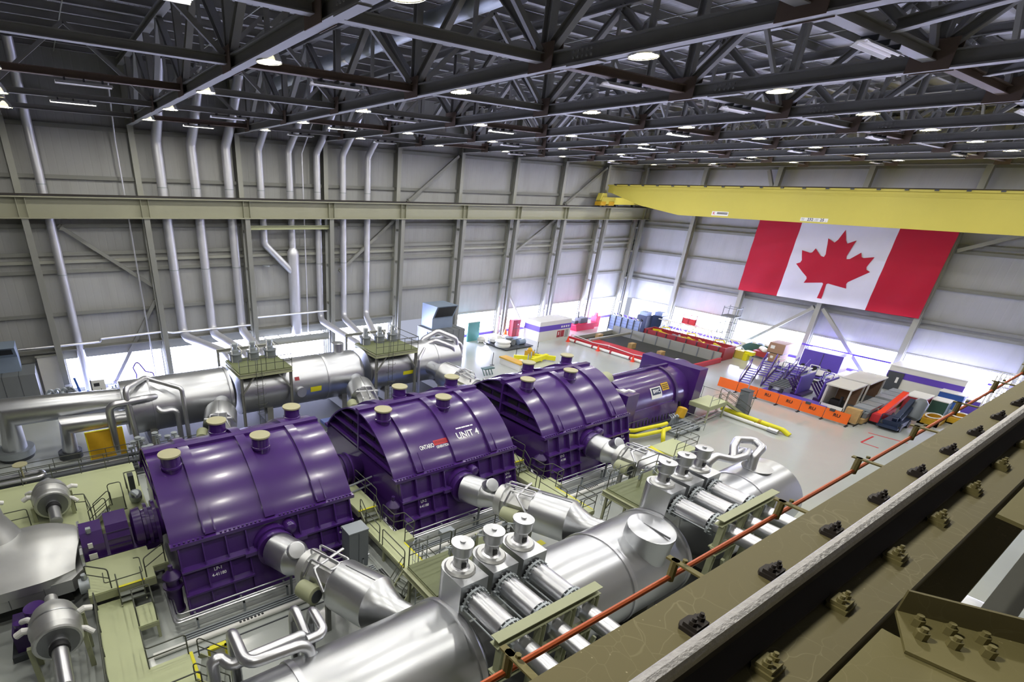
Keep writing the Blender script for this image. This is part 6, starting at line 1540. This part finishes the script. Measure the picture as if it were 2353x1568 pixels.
# ================================================================ FOREGROUND RUNWAY BEAM
BZ = 16.6
t = thing('runway_beam', 'broad olive crane runway beam crossing the lower right corner', 'beam', (8, .45, 15))
build('top_flange', MB().box(-6, .225, BZ-.05, XF, .705, BZ), 'beam_olive', t, smooth=False)
build('web', MB().box(-6, .44, BZ-1.5, XF, .48, BZ-.05), 'beam_olive', t, smooth=False)
build('bottom_flange', MB().box(-6, .2, BZ-1.56, XF, .72, BZ-1.5), 'beam_olive', t, smooth=False)
t = thing('crane_rail', 'worn steel crane rail with bright head on the runway beam', 'rail', (8, .45, BZ))
m = MB(); m.prism([(-.028, .115), (-.027, .145), (-.018, .162), (0, .167), (.018, .162), (.027, .145), (.028, .115)], (-6, .456, BZ+.005), (0, 1, 0), (0, 0, 1), (XF+5, 0, 0)); build('rail_head', m, 'rail_steel', t, smooth=False)
m = MB(); m.prism([(-.075, 0), (.075, 0), (.075, .02), (.012, .045), (.012, .118), (-.012, .118), (-.012, .045), (-.075, .02)], (-6, .45, BZ+.005), (0, 1, 0), (0, 0, 1), (XF+5, 0, 0)); build('rail_web', m, 'rail_web', t, smooth=False)
def clip(x, y, s, mat, lab):
    t = thing('rail_clip', lab, 'clip', (x, y, BZ), 'rail clips')
    m = MB(); m.prism([(-.048, -.034), (.048, -.034), (.048, .03), (.028, .042), (-.028, .042), (-.048, .03)], (x, y, BZ), (1, 0, 0), (0, 1, 0), (0, 0, .018)); build('clip_base', m, mat, t, smooth=False)
    m = MB(); m.box(x-.04, y-.026, BZ+.018, x+.04, y+.026, BZ+.034); build('clip_plate', m, mat, t, smooth=False)
    for d in (-.024, .024):
        m = MB(); m.cyl((x+d, y, BZ+.034), (x+d, y, BZ+.05), .015, n=6); m.cyl((x+d, y, BZ+.05), (x+d, y, BZ+.064), .008, n=8); build('bolt', m, mat, t, smooth=False)
    return t
cR = clip(1.74, .335, 1, 'beam_plate', 'x'); cL = clip(1.70, .56, -1, 'rail_web', 'x')
cR['label'] = 'pale double bolt rail clip on the right of the rail, nearest the camera'
cL['label'] = 'dark rail clip on the left of the rail, nearest the camera'
k = 0; x = 1.74
for k in range(1, 12):
    wd = ORD[k]
    copy_tree(cR, (.575*k, 0, 0), 'pale double bolt rail clip on the right of the rail, %s from the camera' % wd)
    copy_tree(cL, (.58*k, 0, 0), 'dark rail clip on the left of the rail, %s from the camera' % wd)
# copper conductor bar on brackets
t = thing('conductor_bar', 'copper orange conductor bar running beside the runway beam', 'conductor', (8, .92, 16.3))
m = MB(); m.cyl((-2, .92, 16.33), (XF-1, .92, 16.33), .0135, n=8); build('bar', m, 'copper', t)
for i, x in enumerate((1.17, 2.26, 3.34, 4.46, 5.6, 6.7, 7.95, 9.2, 10.5)):
    b = thing('bar_bracket', 'olive bracket holding the copper bar, %s from the camera' % ORD[i], 'bracket', (x, .8, 16.4), 'conductor bar brackets')
    build('arm', MB().box(x-.016, .70, 16.42, x+.016, .96, 16.43), 'beam_plate', b, smooth=False)
    m = MB(); m.box(x-.008, .70, 16.36, x+.008, .735, 16.42); m.cyl((x+.0, .92, 16.31), (x, .92, 16.43), .02, n=8); build('strut', m, 'beam_plate', b, smooth=False)
    m = MB()
    for d in (.76, .88): m.cyl((x, d, 16.445), (x, d, 16.46), .012, n=6)
    build('bolt', m, 'beam_plate', b, smooth=False)
# bracing to the right of the beam
t = thing('brace_plate', 'olive bracing channel bolted with six bolts in the lower right corner', 'brace', (2.5, .05, BZ))
m = MB(); m.box(-3, -.3, BZ-.03, 2.32, .205, BZ); 
build('walk_plate', m, 'beam_plate', t, smooth=False)
m = MB(); m.prism([(2.24, .12), (2.46, .21), (2.52, .17), (2.80, -.30), (2.36, -.30), (2.27, -.02)], (0, 0, BZ+.002), (1, 0, 0), (0, 1, 0), (0, 0, .012)); build('gusset', m, 'beam_plate', t, smooth=False)
m = MB(); m.bar((2.47, .21, BZ+.055), (2.80, -.30, BZ+.055), .012, .11); build('upstand', m, 'beam_olive', t, smooth=False)
for i in range(2):
    for j in range(3):
        x = 2.36+.05*j+.07*i; y = .115-.075*j+.03*i
        m = MB(); m.cyl((x, y, BZ+.012), (x, y, BZ+.045), .02, n=6); m.cyl((x, y, BZ+.045), (x, y, BZ+.06), .011, n=8); build('bolt', m, 'beam_plate', t, smooth=False)
t = thing('brace_plate', 'olive bracing gusset farther along the beam at the right edge', 'brace', (4.2, .1, BZ))
m = MB(); m.prism([(3.85, .20), (4.4, .20), (4.6, -.3), (3.75, -.1)], (0, 0, BZ-.02), (1, 0, 0), (0, 1, 0), (0, 0, .02)); build('gusset', m, 'beam_plate', t, smooth=False)
m = MB(); m.bar((3.8, .0, BZ+.04), (4.5, -.3, BZ+.04), .012, .08); build('upstand', m, 'beam_olive', t, smooth=False)
t = thing('tie_beam', 'black steel beam seen below the gap beside the runway beam', 'beam', (3, 0, 15.6))
build('beam', MB().ibeam((2.9, .2, 15.7), (3.9, -2.6, 15.7), .4, .5, .03, .03), 'dark_grey', t, smooth=False)
t = thing('side_truss', 'pale grey steel framing below the gap at the right edge', 'frame', (4, -1, 14))
m = MB(); m.ibeam((-2, .0, 14.4), (20, .0, 14.4), .22, .4, .03, .03); m.ibeam((3.2, -2.6, 14.2), (3.2, .2, 14.2), .3, .3, .03, .03); build('chord', m, 'steel_pale', t, smooth=False)
m = MB(); m.ibeam((4.9, -2.6, 14.2), (4.9, .2, 14.2), .3, .3, .03, .03); build('strut', m, 'steel_grey', t, smooth=False)
one('side_pipe', MB().cyl((-1, -.55, 16.3), (2.45, -.35, 16.95), .10, n=14), 'mid_grey', 'grey round handrail pipe at the lower right corner', 'pipe')

# ================================================================ OVERHEAD CRANE
CX = 67.5
t = thing('bridge_crane', 'yellow overhead bridge crane girder across the far end', 'crane', (CX, 25, 16.7))
def girder(x0, x1):
    poly = [(51.2, 18.55), (51.2, 19.45), (-.5, 19.45), (-.5, 18.55), (4.5, 16.2), (40.3, 16.2), (46.0, 17.1), (50.4, 18.4)]
    m = MB(); m.prism(poly, (x0, 0, 0), (0, 1, 0), (0, 0, 1), (x1-x0, 0, 0)); return m
build('girder', girder(CX, CX+1.6), 'yellow_crane', t, smooth=False)
build('rear_girder', girder(CX+5.0, CX+6.6), 'yellow_crane', t, smooth=False)
build('top_plate', MB().box(CX-.15, -.5, 19.3, CX+1.7, 51.3, 19.48), 'yellow_crane', t, smooth=False)
build('side_strip', MB().box(CX-.04, 0, 18.85, CX, 50, 18.95), 'yellow_crane', t, smooth=False)
build('trolley_rail', MB().box(CX+.7, -.5, 19.48, CX+.8, 51, 19.6), 'rail_web', t, smooth=False)
for k in range(24): build('rail_chair', MB().box(CX-.3, 50-k*2.05-.14, 19.38, CX-.15, 50-k*2.05+.14, 19.5), 'dark_grey', t, smooth=False)
for y, w in ((51.35, 1), (.45, -1)):
    m = MB(); m.box(CX-1.3, y-.45, 17.0, CX+8, y+.45, 17.9); m.prism([(0, 0), (1.6, 0), (1.2, .9), (.3, .9)], (CX-1.6, y-.35, 17.5), (1, 0, 0), (0, 0, 1), (0, .7, 0)); e = build('end_truck', m, 'yellow_crane', t, smooth=False)
    for x in (CX-1.0, CX-.2, CX+2.5, CX+6.5): build('wheel', MB().cyl((x, y-.2, 16.98), (x, y+.2, 16.98), .3, n=16), 'dark_grey', e)
    m = MB()
    for x in (CX-1.5, CX+.3): m.box(x, y-.5, 16.85, x+1.1, y+.5, 17.35)
    build('wheel_guard', m, 'yellow_dull', e, smooth=False)
def cl(a, b): return lambda x, z, h: V((CX-.02-h, a-x, b+z))
p = build('capacity_sign', MB().box(CX-.015, 24.45, 16.36, CX, 26.9, 16.7), 'white', t, smooth=False)
build('sign_text', text_mb('232', .36, cl(26.0, 16.53), .01, True), 'black', p, smooth=False)
build('sign_text', text_mb('25', .36, cl(24.95, 16.53), .01, True), 'black', p, smooth=False)
build('sign_text', text_mb('MAX\nCAP', .13, cl(26.68, 16.53), .01), 'black', p, smooth=False)
build('sign_text', text_mb('AUX\nCAP', .13, cl(25.42, 16.53), .01), 'black', p, smooth=False)
build('sign_text', text_mb('t', .16, cl(25.62, 16.47), .01), 'black', p, smooth=False)
build('sign_text', text_mb('t', .16, cl(24.62, 16.47), .01), 'black', p, smooth=False)
p = build('maker_sign', MB().box(CX-.015, 34.3, 16.4, CX, 36.2, 16.85), 'white', t, smooth=False)
build('sign_text', text_mb('K', .38, cl(35.95, 16.62), .01, True), 'red', p, smooth=False)
m = MB()
for z in (16.72, 16.6): m.box(CX-.03, 34.4, z-.035, CX-.015, 35.6, z+.035)
build('sign_text', m, 'black', p, smooth=False)

# ================================================================ FLAG
FX = 77.6; FT, FB = 16.6, 7.28
t = thing('flag', 'huge red and white maple leaf flag hanging on the far wall', 'flag', (FX, 26, FB))
def ripple(y, z): return .05*math.sin(1.7*y+.6*z)*math.exp(-((z-FB)/5)**2)+.035*math.sin(3.1*z+y)
def cloth(y0, y1, nm, mat, off=0.):
    m = MB(); n1 = 14
    m.grid(lambda u, v: V((FX-off+ripple(y0+(y1-y0)*u, FB+(FT-FB)*v), y0+(y1-y0)*u, FB+(FT-FB)*v)), n1, 18)
    m.grid(lambda u, v: V((FX+.03+ripple(y0+(y1-y0)*(1-u), FB+(FT-FB)*v), y0+(y1-y0)*(1-u), FB+(FT-FB)*v)), n1, 18)
    return build(nm, m, mat, t)
cloth(35.35, 30.6, 'red_band', 'red_cloth'); cloth(30.6, 21.4, 'white_field', 'white_cloth'); cloth(21.4, 16.75, 'red_band', 'red_cloth')
leaf = [(0, 3.85), (.38, 2.75), (.62, 2.42), (1.36, 2.82), (1.02, 1.10), (1.10, .78), (1.42, .84), (2.22, 1.62), (2.42, 1.15), (2.62, 1.08), (3.55, 1.28), (3.20, .18), (3.28, -.10), (3.68, -.30), (2.10, -1.62), (2.02, -1.86), (2.16, -2.35), (.30, -2.05), (.16, -2.16), (.24, -3.85)]
full = [(x, z) for x, z in leaf]+[(-x, z) for x, z in reversed(leaf[1:])]
bm = bmesh.new()
vs = [bm.verts.new((x, z, 0)) for x, z in full]
bm.faces.new(vs); bmesh.ops.triangulate(bm, faces=bm.faces[:])
bmesh.ops.subdivide_edges(bm, edges=[e for e in bm.edges if e.calc_length() > .9], cuts=2); bmesh.ops.triangulate(bm, faces=bm.faces[:])
bm.verts.index_update(); m = MB()
cy, cz = 26.05, 11.62
m.v = [(FX-.03+ripple(cy-v.co.x, cz+v.co.y), cy-v.co.x, cz+v.co.y) for v in bm.verts]
m.f = [tuple(v.index for v in f.verts) for f in bm.faces]; bm.free()
build('maple_leaf', m, 'red_cloth', t)
build('top_batten', MB().cyl((FX-.01, 35.4, FT+.05), (FX-.01, 16.7, FT+.05), .06, n=8), 'steel_pale', t)
# ================================================================ CAMERA, WORLD, VIEW
cam = bpy.data.cameras.new('camera'); co = bpy.data.objects.new('camera', cam); COL.objects.link(co)
R = Matrix(((0.84916427, -0.52712945, 0.03247447), (-0.20529529, -0.38611804, -0.89931458), (0.48659418, 0.75699895, -0.43609483)))
M = Matrix.Identity(4)
for i in range(3):
    M[i][0] = R[0][i]; M[i][1] = -R[1][i]; M[i][2] = -R[2][i]
M.translation = (0, 0, 18)
co.matrix_world = M
cam.sensor_fit = 'HORIZONTAL'; cam.sensor_width = 36; cam.lens = 1180.21243/2353*36
cam.shift_x = (1176.5-894.959)/2353; cam.shift_y = (1005.971-784)/2353
cam.clip_start = .05; cam.clip_end = 400
SC.camera = co
w = bpy.data.worlds.new('world'); SC.world = w; w.use_nodes = True
bg = w.node_tree.nodes['Background']; bg.inputs[0].default_value = (.75, .8, 1, 1); bg.inputs[1].default_value = .6
vs = SC.view_settings; SC.display_settings.display_device = 'sRGB'
vs.view_transform = 'Standard'; vs.look = 'None'; vs.exposure = EXPO; vs.gamma = 1; vs.use_curve_mapping = False
SC.cycles.use_denoising = True
SC.cycles.max_bounces = 6; SC.cycles.diffuse_bounces = 4; SC.cycles.glossy_bounces = 4
SC.cycles.caustics_reflective = False; SC.cycles.caustics_refractive = False
SC.cycles.sample_clamp_indirect = 8
